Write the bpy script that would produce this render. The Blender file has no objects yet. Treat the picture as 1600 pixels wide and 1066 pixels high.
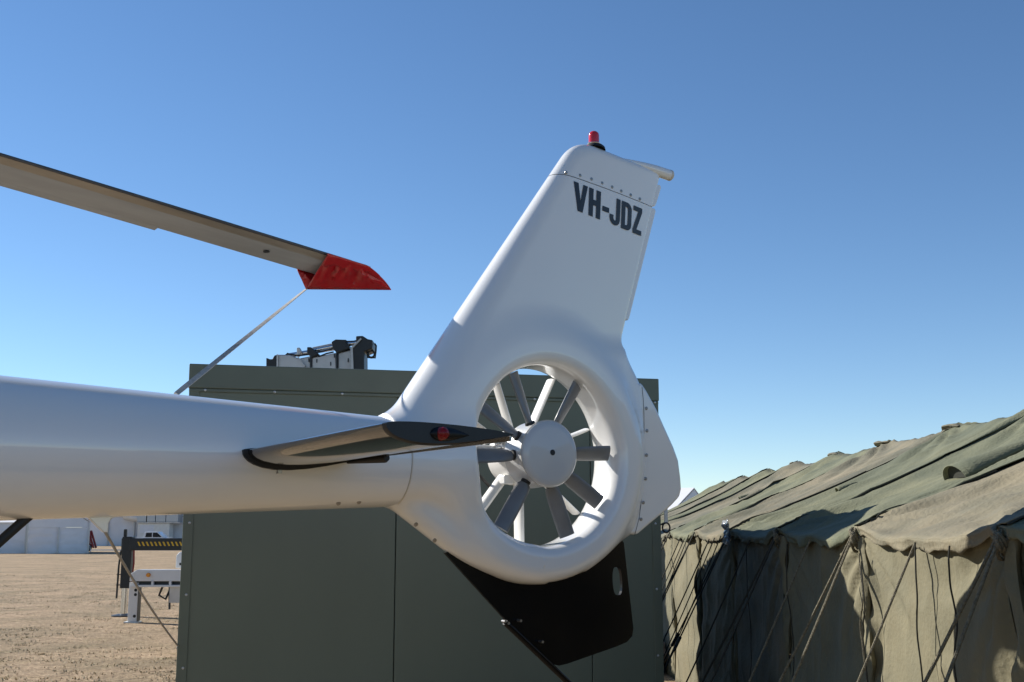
import bpy, bmesh, math, random
import numpy as np
from mathutils import Vector, noise
random.seed(7); rng = np.random.default_rng(7)
S = bpy.context.scene; COL = S.collection
# ------------------------------------------------------------------ camera
FPX = 1800.; PITCH = math.atan(300/1800.); CH = 1.6
cam = bpy.data.cameras.new('camera'); co = bpy.data.objects.new('camera', cam); COL.objects.link(co)
co.location = (0, 0, CH); co.rotation_euler = (math.pi/2+PITCH, 0, 0)
cam.sensor_width = 36; cam.lens = 36*FPX/1600; cam.clip_end = 6000; cam.clip_start = .05
S.camera = co
# ------------------------------------------------------------------ light
SUN_EL, SUN_AZ = math.radians(31), math.radians(28)     # sun stands to the left and a little ahead
sd = Vector((-math.cos(SUN_AZ)*math.cos(SUN_EL), math.sin(SUN_AZ)*math.cos(SUN_EL), math.sin(SUN_EL)))
w = bpy.data.worlds.new('World'); S.world = w; w.use_nodes = True
nt = w.node_tree; sky = nt.nodes.new('ShaderNodeTexSky'); sky.sky_type = 'NISHITA'; sky.sun_disc = False
sky.sun_elevation = SUN_EL; sky.sun_rotation = math.atan2(sd.x, sd.y)
sky.air_density = .78; sky.dust_density = .0; sky.ozone_density = 2.4; sky.altitude = 50
bg = nt.nodes['Background']; bg.inputs['Strength'].default_value = .095
hs = nt.nodes.new('ShaderNodeHueSaturation'); hs.inputs['Saturation'].default_value = 1.12
nt.links.new(sky.outputs[0], hs.inputs['Color']); nt.links.new(hs.outputs[0], bg.inputs['Color'])
sl = bpy.data.lights.new('sun', 'SUN'); so = bpy.data.objects.new('sun', sl); COL.objects.link(so)
sl.energy = 5.0; sl.angle = math.radians(.53); sl.color = (1, .95, .87)
so.rotation_euler = sd.to_track_quat('Z', 'Y').to_euler(); so.location = (-10, 8, 12)
S.view_settings.view_transform = 'Standard'; S.view_settings.look = 'None'
S.view_settings.exposure = .60; S.view_settings.gamma = 1
# ------------------------------------------------------------------ pixel helpers (a pixel gives a direction only)
cp_, sp_ = math.cos(PITCH), math.sin(PITCH)
CAM = np.array([0, 0, CH])
def ray(u, v):
    x = (u-800)/FPX; y = -(v-533)/FPX
    return np.array([x, cp_-y*sp_, sp_+y*cp_])
def at_depth(u, v, Y): d = ray(u, v); return CAM+d*(Y/d[1])
def at_ground(u, v, z=0.): d = ray(u, v); return CAM+d*((z-CH)/d[2])
HEAD = math.radians(33)
AX = np.array([math.cos(HEAD), math.sin(HEAD), 0]); AY = np.array([-math.sin(HEAD), math.cos(HEAD), 0])
FAN = CAM+ray(838, 711)*5.0; ZC = FAN[2]
def toloc(p): q = np.asarray(p)-FAN; return np.array([q@AX, q@AY, q[2]])
def world(l): return FAN+l[0]*AX+l[1]*AY+np.array([0, 0, l[2]])
def onplane(u, v, y=0.): d = ray(u, v); t = ((FAN-CAM)@AY+y)/(d@AY); return toloc(CAM+d*t)
# ------------------------------------------------------------------ materials
def mat(name, col, rough=.6, metal=0, coat=0, noise_amt=0, noise_scale=8, bump=0, bump_scale=60, col2=None, spec=.5, emit=None, stretch=None, trans=0):
    m = bpy.data.materials.new(name); m.use_nodes = True; t = m.node_tree; b = t.nodes['Principled BSDF']
    b.inputs['Base Color'].default_value = (*col, 1); b.inputs['Roughness'].default_value = rough
    b.inputs['Metallic'].default_value = metal; b.inputs['Specular IOR Level'].default_value = spec
    b.inputs['Coat Weight'].default_value = coat; b.inputs['Coat Roughness'].default_value = .03
    if trans: b.inputs['Transmission Weight'].default_value = trans
    tc = t.nodes.new('ShaderNodeTexCoord'); src = tc.outputs['Object']
    if stretch:
        mp = t.nodes.new('ShaderNodeMapping'); mp.inputs['Scale'].default_value = stretch
        t.links.new(src, mp.inputs['Vector']); src = mp.outputs[0]
    if noise_amt or col2:
        n = t.nodes.new('ShaderNodeTexNoise'); n.inputs['Scale'].default_value = noise_scale; n.inputs['Detail'].default_value = 6
        t.links.new(src, n.inputs['Vector'])
        r = t.nodes.new('ShaderNodeValToRGB'); r.color_ramp.elements[0].position = .32; r.color_ramp.elements[1].position = .68
        c2 = col2 or tuple(c*(1-noise_amt) for c in col)
        r.color_ramp.elements[0].color = (*c2, 1); r.color_ramp.elements[1].color = (*col, 1)
        t.links.new(n.outputs[0], r.inputs[0]); t.links.new(r.outputs[0], b.inputs['Base Color'])
    if bump:
        n2 = t.nodes.new('ShaderNodeTexNoise'); n2.inputs['Scale'].default_value = bump_scale; n2.inputs['Detail'].default_value = 5
        t.links.new(src, n2.inputs['Vector'])
        bm = t.nodes.new('ShaderNodeBump'); bm.inputs['Strength'].default_value = bump; bm.inputs['Distance'].default_value = .02
        t.links.new(n2.outputs[0], bm.inputs['Height']); t.links.new(bm.outputs[0], b.inputs['Normal'])
    if emit:
        b.inputs['Emission Color'].default_value = (*emit[:3], 1); b.inputs['Emission Strength'].default_value = emit[3]
    return m
M = {}
M['paint'] = mat('white_gloss_paint', (.76, .76, .75), .32, coat=1, noise_amt=.04, noise_scale=1.6)
M['paint2'] = mat('white_satin_paint', (.78, .77, .74), .38, coat=.3, noise_amt=.06, noise_scale=5)
M['seam'] = mat('seam_sealant', (.60, .56, .49), .6)
M['black'] = mat('black_gloss_paint', (.008, .008, .009), .12, coat=1, spec=.5)
M['navy'] = mat('dark_tip_paint', (.008, .011, .017), .35, noise_amt=.3, noise_scale=20, spec=.3)
M['plate'] = mat('black_plate', (.004, .004, .005), .25, noise_amt=.3, noise_scale=6, spec=.22)
M['rubber'] = mat('black_rubber', (.012, .012, .012), .6)
M['fanblade'] = mat('fan_blade_grey', (.17, .175, .18), .38, noise_amt=.25, noise_scale=9, coat=.2)
M['hub'] = mat('hub_grey', (.5, .51, .52), .35, coat=.6)
M['steel'] = mat('screw_steel', (.35, .34, .33), .35, metal=.9)
M['chrome'] = mat('bright_steel', (.7, .7, .7), .2, metal=1)
M['letter'] = mat('lettering_black', (.010, .012, .018), .35)
M['blade'] = mat('rotor_blade_grey', (.29, .30, .305), .5, noise_amt=.16, noise_scale=3, stretch=(1, 5, 1))
M['erosion'] = mat('erosion_strip', (.33, .295, .245), .38, metal=.4, noise_amt=.25, noise_scale=4)
M['bladeblk'] = mat('blade_black', (.03, .03, .034), .4)
M['red'] = mat('red_vinyl', (.33, .004, .010), .40, coat=.12, noise_amt=.05, noise_scale=7, bump=.08, bump_scale=14)
M['redlens'] = mat('red_lens', (.55, .004, .006), .12, coat=1)
M['darkred'] = mat('dark_red_lens', (.20, .003, .006), .25, coat=.15, spec=.3)
M['fairing'] = mat('fairing_black', (.006, .007, .009), .4, spec=.25)
M['strap'] = mat('grey_webbing', (.44, .42, .39), .75, noise_amt=.35, noise_scale=60)
M['rope'] = mat('sisal_rope', (.23, .20, .13), .85, noise_amt=.5, noise_scale=90, bump=.8, bump_scale=160)
M['ropedark'] = mat('dark_shaded_cord', (.035, .033, .022), .85, noise_amt=.4, noise_scale=60)  # darkened rope colour imitates shaded, back-lit guy ropes; also used for dark lacing
M['glass'] = mat('dark_glass', (.02, .025, .03), .06, coat=1)
M['green'] = mat('olive_panel', (.118, .140, .104), .48, noise_amt=.13, noise_scale=1.4, stretch=(1, 1, .35), bump=.12, bump_scale=2.5)
M['green2'] = mat('olive_trim', (.105, .125, .093), .42, noise_amt=.15, noise_scale=3)
M['canvas_g'] = mat('green_canvas', (.172, .176, .108), .88, col2=(.112, .124, .078), noise_scale=2.2, bump=.35, bump_scale=45, stretch=(1, 1.6, 1))
M['canvas_b'] = mat('khaki_canvas', (.24, .208, .138), .88, col2=(.185, .168, .112), noise_scale=1.7, bump=.35, bump_scale=45)
M['canvas_d'] = mat('weathered_canvas', (.20, .178, .122), .9, col2=(.125, .125, .088), noise_scale=3.5, bump=.35, bump_scale=45)
M['wall_c'] = mat('wall_canvas', (.178, .162, .100), .88, col2=(.142, .132, .082), noise_scale=2.0, bump=.3, bump_scale=40)
M['deepshade'] = mat('canvas_shade', (.03, .032, .024), .9)  # near-black colour standing for shade in vent mouths and under seam laps
M['plastic'] = mat('clear_plastic', (.62, .65, .66), .12, trans=.55, noise_amt=.3, noise_scale=10)
M['tarp'] = mat('dirty_sheet', (.50, .43, .34), .4, col2=(.16, .15, .17), noise_scale=9)
M['marquee'] = mat('marquee_pvc', (.84, .83, .83), .5, noise_amt=.05, noise_scale=.6)
M['marquee_w'] = mat('marquee_wall', (.76, .76, .78), .55, noise_amt=.10, noise_scale=.8, bump=.5, bump_scale=1.2)
M['alu'] = mat('aluminium', (.45, .46, .47), .4, metal=.7)
M['truckwhite'] = mat('truck_white', (.72, .71, .68), .35, coat=.4, noise_amt=.1, noise_scale=3)
M['cranedark'] = mat('crane_black', (.012, .013, .014), .4, noise_amt=.3, noise_scale=5)
M['cranegrey'] = mat('crane_grey', (.58, .555, .53), .36, noise_amt=.3, noise_scale=2.5, metal=.45)
M['yellow'] = mat('hazard_yellow', (.62, .36, .015), .5)
M['amber'] = mat('amber_lens', (.75, .28, .02), .25)
M['carwhite'] = mat('car_white', (.72, .74, .76), .3, coat=.8)
M['redmachine'] = mat('machine_red', (.32, .02, .015), .45, noise_amt=.25, noise_scale=3)
M['tyre'] = mat('tyre', (.02, .02, .02), .8)
M['asphalt'] = mat('asphalt', (.07, .07, .072), .9, noise_amt=.2, noise_scale=2)
# ground: dry trampled grass
def weather(m, amt=.35, scale=.9):
    t = m.node_tree; b = t.nodes['Principled BSDF']; l = b.inputs['Base Color'].links[0]; src = l.from_socket
    tc = t.nodes.new('ShaderNodeTexCoord'); n = t.nodes.new('ShaderNodeTexNoise'); n.inputs['Scale'].default_value = scale; n.inputs['Detail'].default_value = 8; n.inputs['Roughness'].default_value = .68; n.inputs['Distortion'].default_value = .6
    t.links.new(tc.outputs['Object'], n.inputs['Vector']); r = t.nodes.new('ShaderNodeValToRGB'); e = r.color_ramp.elements
    e[0].position = .38; e[0].color = (1-amt, 1-amt*.9, 1-amt*.85, 1); e[1].position = .62; e[1].color = (1.1, 1.05, 1.0, 1); t.links.new(n.outputs[0], r.inputs[0])
    mx = t.nodes.new('ShaderNodeMix'); mx.data_type = 'RGBA'; mx.blend_type = 'MULTIPLY'; mx.inputs[0].default_value = 1
    t.links.new(src, mx.inputs[6]); t.links.new(r.outputs[0], mx.inputs[7]); t.links.new(mx.outputs[2], b.inputs['Base Color'])
for k_ in ('canvas_g', 'canvas_b', 'canvas_d', 'wall_c'): weather(M[k_], .28 if k_ != 'wall_c' else .16)
def ground_mat():
    m = bpy.data.materials.new('dry_grass'); m.use_nodes = True; t = m.node_tree; b = t.nodes['Principled BSDF']
    b.inputs['Roughness'].default_value = .95; b.inputs['Specular IOR Level'].default_value = .15
    tc = t.nodes.new('ShaderNodeTexCoord')
    def nz(s, d, rough=.6):
        n = t.nodes.new('ShaderNodeTexNoise'); n.inputs['Scale'].default_value = s; n.inputs['Detail'].default_value = d; n.inputs['Roughness'].default_value = rough
        t.links.new(tc.outputs['Object'], n.inputs['Vector']); return n
    def ramp(n, a, ca, z, cz):
        r = t.nodes.new('ShaderNodeValToRGB'); e = r.color_ramp.elements
        e[0].position = a; e[0].color = (*ca, 1); e[1].position = z; e[1].color = (*cz, 1); t.links.new(n.outputs[0], r.inputs[0]); return r
    a = ramp(nz(17, 9, .82), .41, (.21, .155, .10), .60, (.61, .48, .325))
    c = ramp(nz(.55, 6), .38, (.76, .75, .70), .60, (1.10, 1.03, .99))
    g = ramp(nz(1.7, 7, .7), .56, (1, 1, 1), .74, (.60, .66, .45))
    mx = t.nodes.new('ShaderNodeMix'); mx.data_type = 'RGBA'; mx.blend_type = 'MULTIPLY'; mx.inputs[0].default_value = 1
    t.links.new(a.outputs[0], mx.inputs[6]); t.links.new(c.outputs[0], mx.inputs[7])
    m2 = t.nodes.new('ShaderNodeMix'); m2.data_type = 'RGBA'; m2.blend_type = 'MULTIPLY'; m2.inputs[0].default_value = 1
    t.links.new(mx.outputs[2], m2.inputs[6]); t.links.new(g.outputs[0], m2.inputs[7])
    d = ramp(nz(4.2, 10, .8), .38, (.62, .60, .56), .56, (1.0, 1.0, 1.0))
    m3 = t.nodes.new('ShaderNodeMix'); m3.data_type = 'RGBA'; m3.blend_type = 'MULTIPLY'; m3.inputs[0].default_value = 1
    t.links.new(m2.outputs[2], m3.inputs[6]); t.links.new(d.outputs[0], m3.inputs[7])
    t.links.new(m3.outputs[2], b.inputs['Base Color'])
    bn = t.nodes.new('ShaderNodeBump'); bn.inputs['Strength'].default_value = .9; bn.inputs['Distance'].default_value = .06
    t.links.new(nz(9, 8, .7).outputs[0], bn.inputs['Height']); t.links.new(bn.outputs[0], b.inputs['Normal'])
    return m
M['ground'] = ground_mat()
M['tuft'] = mat('grass_tuft', (.47, .37, .235), .9, col2=(.34, .285, .16), noise_scale=1.3)
# ------------------------------------------------------------------ mesh helpers
class MB:
    def __init__(s): s.v = []; s.f = []
    def add(s, vs, fs):
        o = len(s.v); s.v += [tuple(float(c) for c in p) for p in vs]; s.f += [tuple(i+o for i in f) for f in fs]; return s
    def box(s, lo, hi, R=None, T=(0, 0, 0)):
        x0, y0, z0 = lo; x1, y1, z1 = hi
        vs = [(x0,y0,z0),(x1,y0,z0),(x1,y1,z0),(x0,y1,z0),(x0,y0,z1),(x1,y0,z1),(x1,y1,z1),(x0,y1,z1)]
        if R is not None: vs = [tuple(np.array(R)@np.array(p)+np.array(T)) for p in vs]
        return s.add(vs, [(0,3,2,1),(4,5,6,7),(0,1,5,4),(1,2,6,5),(2,3,7,6),(3,0,4,7)])
    def tube(s, pts, r, n=8, cap=True):
        pts = [np.array(p, float) for p in pts]; rs = r if hasattr(r, '__len__') else [r]*len(pts)
        rings = []; prev = None
        for i, p in enumerate(pts):
            t = pts[min(i+1, len(pts)-1)]-pts[max(i-1, 0)]; t = t/(np.linalg.norm(t)+1e-12)
            if prev is None:
                a = np.array([0, 0, 1.]) if abs(t[2]) < .9 else np.array([1., 0, 0]); u = np.cross(t, a)
            else: u = prev-t*(prev@t)
            u /= np.linalg.norm(u); prev = u; q = np.cross(t, u)
            rings.append([p+rs[i]*(math.cos(k*2*math.pi/n)*u+math.sin(k*2*math.pi/n)*q) for k in range(n)])
        return s.loft(rings, cap)
    def loft(s, rings, cap=True, closed=True):
        n = len(rings[0]); vs = [p for r in rings for p in r]; fs = []
        for i in range(len(rings)-1):
            for k in range(n if closed else n-1):
                a = i*n+k; b = i*n+(k+1) % n; fs.append((a, b, b+n, a+n))
        if cap and closed: fs.append(tuple(range(n))[::-1]); fs.append(tuple((len(rings)-1)*n+k for k in range(n)))
        return s.add(vs, fs)
    def lathe(s, prof, origin, axis, n=32, cap=False):   # prof: (radius, along axis)
        axis = np.array(axis, float); axis /= np.linalg.norm(axis); a = np.array([0, 0, 1.]) if abs(axis[2]) < .9 else np.array([1., 0, 0])
        u = np.cross(axis, a); u /= np.linalg.norm(u); q = np.cross(axis, u); o = np.array(origin, float)
        return s.loft([[o+axis*h+r*(math.cos(k*2*math.pi/n)*u+math.sin(k*2*math.pi/n)*q) for k in range(n)] for r, h in prof], cap)
    def prism(s, poly, y0, y1):    # polygon in x,z extruded along y
        n = len(poly); vs = [(x, y0, z) for x, z in poly]+[(x, y1, z) for x, z in poly]
        return s.add(vs, [tuple(range(n)), tuple(range(2*n-1, n-1, -1))]+[(i, i+n, (i+1) % n+n, (i+1) % n) for i in range(n)])
    def grid(s, P):   # P[i][j] points
        a = len(P); b = len(P[0])
        return s.add([p for r in P for p in r], [(i*b+j, i*b+j+1, (i+1)*b+j+1, (i+1)*b+j) for i in range(a-1) for j in range(b-1)])
    def build(s, name, m, parent=None, off=(0, 0, 0), smooth=False, bevel=0, solid=0, angle=40):
        me = bpy.data.meshes.new(name); o = np.array(off, float)
        me.from_pydata([tuple(np.array(p)-o) for p in s.v], [], s.f); me.update()
        bm = bmesh.new(); bm.from_mesh(me); bmesh.ops.recalc_face_normals(bm, faces=bm.faces)
        bm.to_mesh(me); bm.free()
        ob = bpy.data.objects.new(name, me); COL.objects.link(ob); me.materials.append(M[m] if isinstance(m, str) else m)
        if smooth:
            for p in me.polygons: p.use_smooth = True
            if angle: me.set_sharp_from_angle(angle=math.radians(angle))
        if solid: md = ob.modifiers.new('solid', 'SOLIDIFY'); md.thickness = solid; md.offset = 0
        if bevel: md = ob.modifiers.new('bevel', 'BEVEL'); md.width = bevel; md.segments = 2; md.limit_method = 'ANGLE'
        if parent: ob.parent = parent
        return ob
def tag(o, label, cat, group=None, kind=None):
    if label: o['label'] = label
    if cat: o['category'] = cat
    if group: o['group'] = group
    if kind: o['kind'] = kind
    return o
def empty(name, loc, rz=0):
    e = bpy.data.objects.new(name, None); COL.objects.link(e); e.location = tuple(loc); e.rotation_euler = (0, 0, rz); e.empty_display_size = .2; return e
def nz3(x, y, z): return noise.noise(Vector((x, y, z)))
# ------------------------------------------------------------------ ground and sky-side setting
g = MB(); g.add([(-3000, -3000, 0), (3000, -3000, 0), (3000, 3000, 0), (-3000, 3000, 0)], [(0, 1, 2, 3)])
tag(g.build('ground', 'ground'), None, None, kind='structure')
r = MB(); r.add([(-200, 108, .004), (60, 108, .004), (60, 116, .004), (-200, 116, .004)], [(0, 1, 2, 3)])
tag(r.build('road', 'asphalt'), None, None, kind='structure')
# grass tufts that stand out of the dry ground
t = MB()
for i in range(1500):
    Y = 9+40*random.random()**1.6; X = -Y*.47+random.random()*Y*.33
    if nz3(X*.55, Y*.25, 3.3) < -.12 and random.random() < .8: continue
    n = random.randint(8, 16); s_ = random.uniform(.010, .03)
    for k in range(n):
        a = random.uniform(0, 6.283); l = s_*random.uniform(.6, 1.3); dx, dy = math.cos(a), math.sin(a); w_ = .006+.004*random.random()
        bx, by = X+random.gauss(0, .09), Y+random.gauss(0, .06)
        t.add([(bx-dy*w_, by+dx*w_, 0), (bx+dy*w_, by-dx*w_, 0), (bx+dx*l*.9, by+dy*l*.9, l)], [(0, 1, 2)])
tag(t.build('grass_tufts', 'tuft'), 'sparse dry tufts of grass on the brown field', 'grass', kind='stuff')

# ================================================================== HELICOPTER
HE = empty('helicopter', (FAN[0], FAN[1], 0), HEAD)
tag(HE, 'white helicopter with enclosed tail fan and swept fin, registration letters on the fin', 'helicopter')
OFF = (0, 0, -ZC)
def smin(a, b, k): h = np.clip(.5+.5*(b-a)/k, 0, 1); return b*(1-h)+a*h-k*h*(1-h)
def smax(a, b, k): return -smin(-a, -b, k)
def line_d(x, z, A, B):     # signed distance, positive to the left of A->B
    dx, dz = B[0]-A[0], B[1]-A[1]; l = math.hypot(dx, dz); return ((x-A[0])*(-dz)+(z-A[1])*dx)/l
BZ = -.055
def boom_r(x): return .176+.043*(-x-.735)-.0022*np.maximum(-x-2.2, 0)**2
LEa, LEb = (-.724, .117), (.174, 1.411); TEa, TEb = (.46, .507), (.678, 1.215); TPa, TPb = (.20, 1.472), (.731, 1.397)
AFT = [(.44, .56), (.545, .42), (.590, .337), (.606, .22), (.606, .03), (.585, -.18), (.535, -.335), (.36, -.415)][::-1]
AFT = [(a, b) for a, b in AFT][::-1]
def body(x, y, z):
    fb = np.maximum(np.sqrt(y**2+(z-BZ)**2)-boom_r(x), x+.35)
    dle = line_d(x, z, LEa, LEb); dte = -line_d(x, z, TEa, TEb); dtp = line_d(x, z, TPa, TPb)
    xle = LEa[0]+(z-LEa[1])*(LEb[0]-LEa[0])/(LEb[1]-LEa[1]); xte = TEa[0]+(z-TEa[1])*(TEb[0]-TEa[0])/(TEb[1]-TEa[1])
    tt = np.clip((x-xle)/np.maximum(xte-xle, .2), 0, 1)
    rle = np.clip(.138-.075*(z-.1)/1.2, .055, .14)
    R = rle*(1-tt**1.6)+.013*tt**.8
    d = smax(smax(dle, dtp, .10), dte, .03)
    d = np.maximum(d, -(z+.03))+R
    ff = np.sqrt(np.maximum(d, 0)**2+y**2)-R
    r = np.sqrt(x**2+z**2); rd = .068
    qr = np.abs(r-.460)-(.083-rd); qy = np.abs(y-.025)-(.124-rd)
    fr = np.sqrt(np.maximum(qr, 0)**2+np.maximum(qy, 0)**2)+np.minimum(np.maximum(qr, qy), 0)-rd
    kd = smax(smax(-line_d(x, z, (-.730, -.218), (-.376, -.456)), -line_d(x, z, (-.376, -.456), (-.12, -.545)), .03), -z-.545, .03)
    kd = np.maximum(np.maximum(kd, -(x+.715)), np.maximum(x-.02, z+.10))+.075
    fk = np.sqrt(np.maximum(kd, 0)**2+y**2)-.075
    da = None
    for (p_, q_) in zip(AFT[:-1], AFT[1:]):
        e_ = line_d(x, z, p_, q_); da = e_ if da is None else smax(da, e_, .02)
    da = np.maximum(np.maximum(da, .25-x), np.maximum(z-.5, -z-.60))+.05
    fa = np.sqrt(np.maximum(da, 0)**2+(y-.015)**2)-.05
    f = smin(fb, ff, .09); f = smin(f, fr, .13); f = smin(f, fa, .08); f = smin(f, fk, .03)
    rt = .383+.22*np.maximum(y-.06, 0)
    f = smax(f, rt-r, .045)
    return np.maximum(f, -.745-x)
def surface_nets(f, lo, hi, h):
    n = [int(math.ceil((b-a)/h))+1 for a, b in zip(lo, hi)]
    xs = [np.linspace(a, a+h*(k-1), k) for a, k in zip(lo, n)]
    V = f(xs[0][:, None, None], xs[1][None, :, None], xs[2][None, None, :]); V = np.broadcast_to(V, n)
    neg = V < 0
    cnt = np.zeros([k-1 for k in n], np.int8)
    for a in (0, 1):
        for b in (0, 1):
            for c in (0, 1): cnt += neg[a:n[0]-1+a, b:n[1]-1+b, c:n[2]-1+c]
    act = (cnt > 0) & (cnt < 8); ids = -np.ones(act.shape, np.int64); idx = np.argwhere(act); ids[act] = np.arange(len(idx))
    P = (idx+.5)*h+np.array(lo); quads = []
    for ax in range(3):
        sl0 = [slice(None)]*3; sl1 = [slice(None)]*3; sl0[ax] = slice(0, -1); sl1[ax] = slice(1, None)
        ch = np.argwhere(neg[tuple(sl0)] != neg[tuple(sl1)]); b, c = [(1, 2), (2, 0), (0, 1)][ax]
        ch = ch[(ch[:, b] > 0) & (ch[:, c] > 0) & (ch[:, b] < n[b]-1) & (ch[:, c] < n[c]-1)]
        s0 = neg[tuple(ch.T)]
        def cell(db, dc):
            q = ch.copy(); q[:, b] += db; q[:, c] += dc; return ids[tuple(q.T)]
        Q = np.stack([cell(-1, -1), cell(0, -1), cell(0, 0), cell(-1, 0)], 1); Q[~s0] = Q[~s0][:, ::-1]; quads.append(Q)
    for it in range(6):
        e = 1e-4; v = f(*P.T); G = np.stack([(f(P[:, 0]+e*(k == 0), P[:, 1]+e*(k == 1), P[:, 2]+e*(k == 2))-v)/e for k in range(3)], 1)
        st = G*(v/np.maximum((G**2).sum(1), .05))[:, None]; l = np.linalg.norm(st, axis=1, keepdims=True); P = P-st*np.minimum(1, h/np.maximum(l, 1e-9))
    return P, np.concatenate(quads)
P, Q = surface_nets(body, (-.77, -.27, -.64), (.79, .29, 1.52), .0095)
bm0 = bmesh.new(); bv = [bm0.verts.new((p[0], p[1], p[2]+ZC)) for p in P]
for q in Q:
    try: bm0.faces.new([bv[i] for i in q])
    except ValueError: pass
bmesh.ops.recalc_face_normals(bm0, faces=bm0.faces)
CA, CB = np.array([.083, 1.272]), np.array([.690, 1.213])     # cap seam
nn = np.array([-(CB-CA)[1], (CB-CA)[0]]); nn /= np.linalg.norm(nn)
def half(name, sign):
    b = bm0.copy(); p0 = CA+nn*.0016*sign
    bmesh.ops.bisect_plane(b, geom=b.verts[:]+b.edges[:]+b.faces[:], plane_co=(p0[0], 0, p0[1]+ZC), plane_no=(nn[0], 0, nn[1]), clear_inner=sign > 0, clear_outer=sign < 0)
    me = bpy.data.meshes.new(name); b.to_mesh(me); b.free()
    for p in me.polygons: p.use_smooth = True
    me.materials.append(M['paint']); o = bpy.data.objects.new(name, me); COL.objects.link(o); o.parent = HE; return o
fin = half('tail_fin', -1); cap = half('fin_cap', 1); bm0.free()
def surf_y(x, z, side=-1):     # skin of the fin at x,z
    ys = np.linspace(0, .26, 261); f = body(np.full_like(ys, x), side*ys, np.full_like(ys, z)); k = np.argmax(f > 0); return side*ys[k]
# --- tail boom
b = MB(); xs = [-.700, -.705]+list(np.linspace(-.74, -5.0, 40)); n = 72
b.loft([[(x, (boom_r(x)+(.003 if i else -.004))*math.cos(a), BZ+(boom_r(x)+(.003 if i else -.004))*math.sin(a)) for a in np.linspace(0, 2*math.pi, n, endpoint=False)] for i, x in enumerate(xs)], cap=False)
boom = b.build('tail_boom', 'paint', HE, OFF, smooth=True)
b = MB(); b.lathe([(boom_r(-.70)+.001, 0), (boom_r(-.70)+.0046, .002), (boom_r(-.7)+.0046, .005), (boom_r(-.7)+.001, .007)], (-.703, 0, BZ), (1, 0, 0), 72)
b.build('joint_seal', 'seam', boom, OFF, smooth=True)
# inspection panel with fasteners under the boom end
for (u, v) in [(527, 787), (559, 785), (648, 820), (677, 845)]:
    q = onplane(u, v, -.08); MBs = MB(); MBs.lathe([(0, -.004), (.009, -.004), (.009, .0), (.0, .001)], (q[0], q[1]-.012, q[2]), (0, -1, -.5), 12); MBs.build('fastener', 'steel', boom, OFF)
# antenna fin under the boom, its lanyard tied off to the container
ap = [onplane(u, v, 0) for u, v in [(128, 800), (140, 812), (152, 824), (161, 832), (168, 832), (169, 818), (173, 811), (184, 806), (186, 800)]]
b = MB(); b.prism([(p[0], p[2]) for p in ap], -.011, .011); b.build('belly_antenna', 'paint', HE, OFF, bevel=.004)
b = MB(); q = onplane(437, 733, -.2); b.box((q[0]-.008, -.205, q[2]-.016), (q[0]+.008, -.175, q[2]+.002)); b.build('drain_fitting', 'steel', HE, OFF)
# --- fin details: trim tabs on the trailing edge
def te(z): return TEa[0]+(z-TEa[1])*(TEb[0]-TEa[0])/(TEb[1]-TEa[1])
for z0, z1, wd in ((.645, 1.212, .020), (1.224, 1.335, .020)):
    b = MB(); b.prism([(te(z0)-.03, z0), (te(z0)+wd-.008, z0), (te(z0)+wd, z0+.012), (te(z1)+wd, z1-.012), (te(z1)+wd-.006, z1), (te(z1)-.03, z1)], -.009, .009)
    b.build('trim_tab', 'paint', HE, OFF, bevel=.003)
def screw(parent, u, v, r=.0075, y=None):
    q = onplane(u, v, -.03)
    yy = surf_y(q[0], q[2]) if y is None else y
    q = onplane(u, v, yy)
    s_ = MB(); s_.lathe([(0, .0035), (r*.45, .0035), (r*.5, .001), (r*.62, .0034), (r, .0022), (r, -.003)], (q[0], yy, q[2]), (0, -1, 0), 12); return s_.build('screw', 'steel', parent, OFF, smooth=True)
for a, c in [(25, 447), (147, 473), (247, 505), (340, 540), (428, 575), (508, 610), (591, 645), (671, 680)]: screw(cap, 880+a/5.61, 190+c/5.61)
# tail light boom on the cap
p0, p1 = onplane(985, 254), onplane(1049, 275)
b = MB(); ds = p1-p0
b.tube([p0+ds*t_ for t_ in (-.35, 0, .3, .6, .93)], [.004, .014, .022, .027, .027], 20); b.build('tail_light_fairing', 'paint', cap, OFF, smooth=True)
b = MB(); b.lathe([(.0275, .0), (.0275, .012), (.02, .02), (.0, .024)], p0+ds*.93, ds, 20); b.build('tail_light', 'seam', cap, OFF, smooth=True)
# beacon
bq = onplane(928, 226); bx, bz = bq[0], 1.462
b = MB(); b.lathe([(.05, -.016), (.046, -.004), (.036, .004), (0, .004)], (bx+.008, 0, bz), (.12, 0, 1), 24); b.build('beacon_base', 'rubber', cap, OFF, smooth=True)
b = MB(); b.lathe([(.030, .0), (.032, .006), (.026, .012), (.0, .012)], (bx, 0, bz+.003), (0, 0, 1), 24); b.build('beacon_ring', 'chrome', cap, OFF, smooth=True)
b = MB(); b.lathe([(.0, .0), (.0255, .0), (.0255, .036), (.023, .047), (.015, .055), (.0, .059)], (bx, 0, bz+.014), (0, 0, 1), 24); b.build('beacon', 'redlens', cap, OFF, smooth=True)
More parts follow.
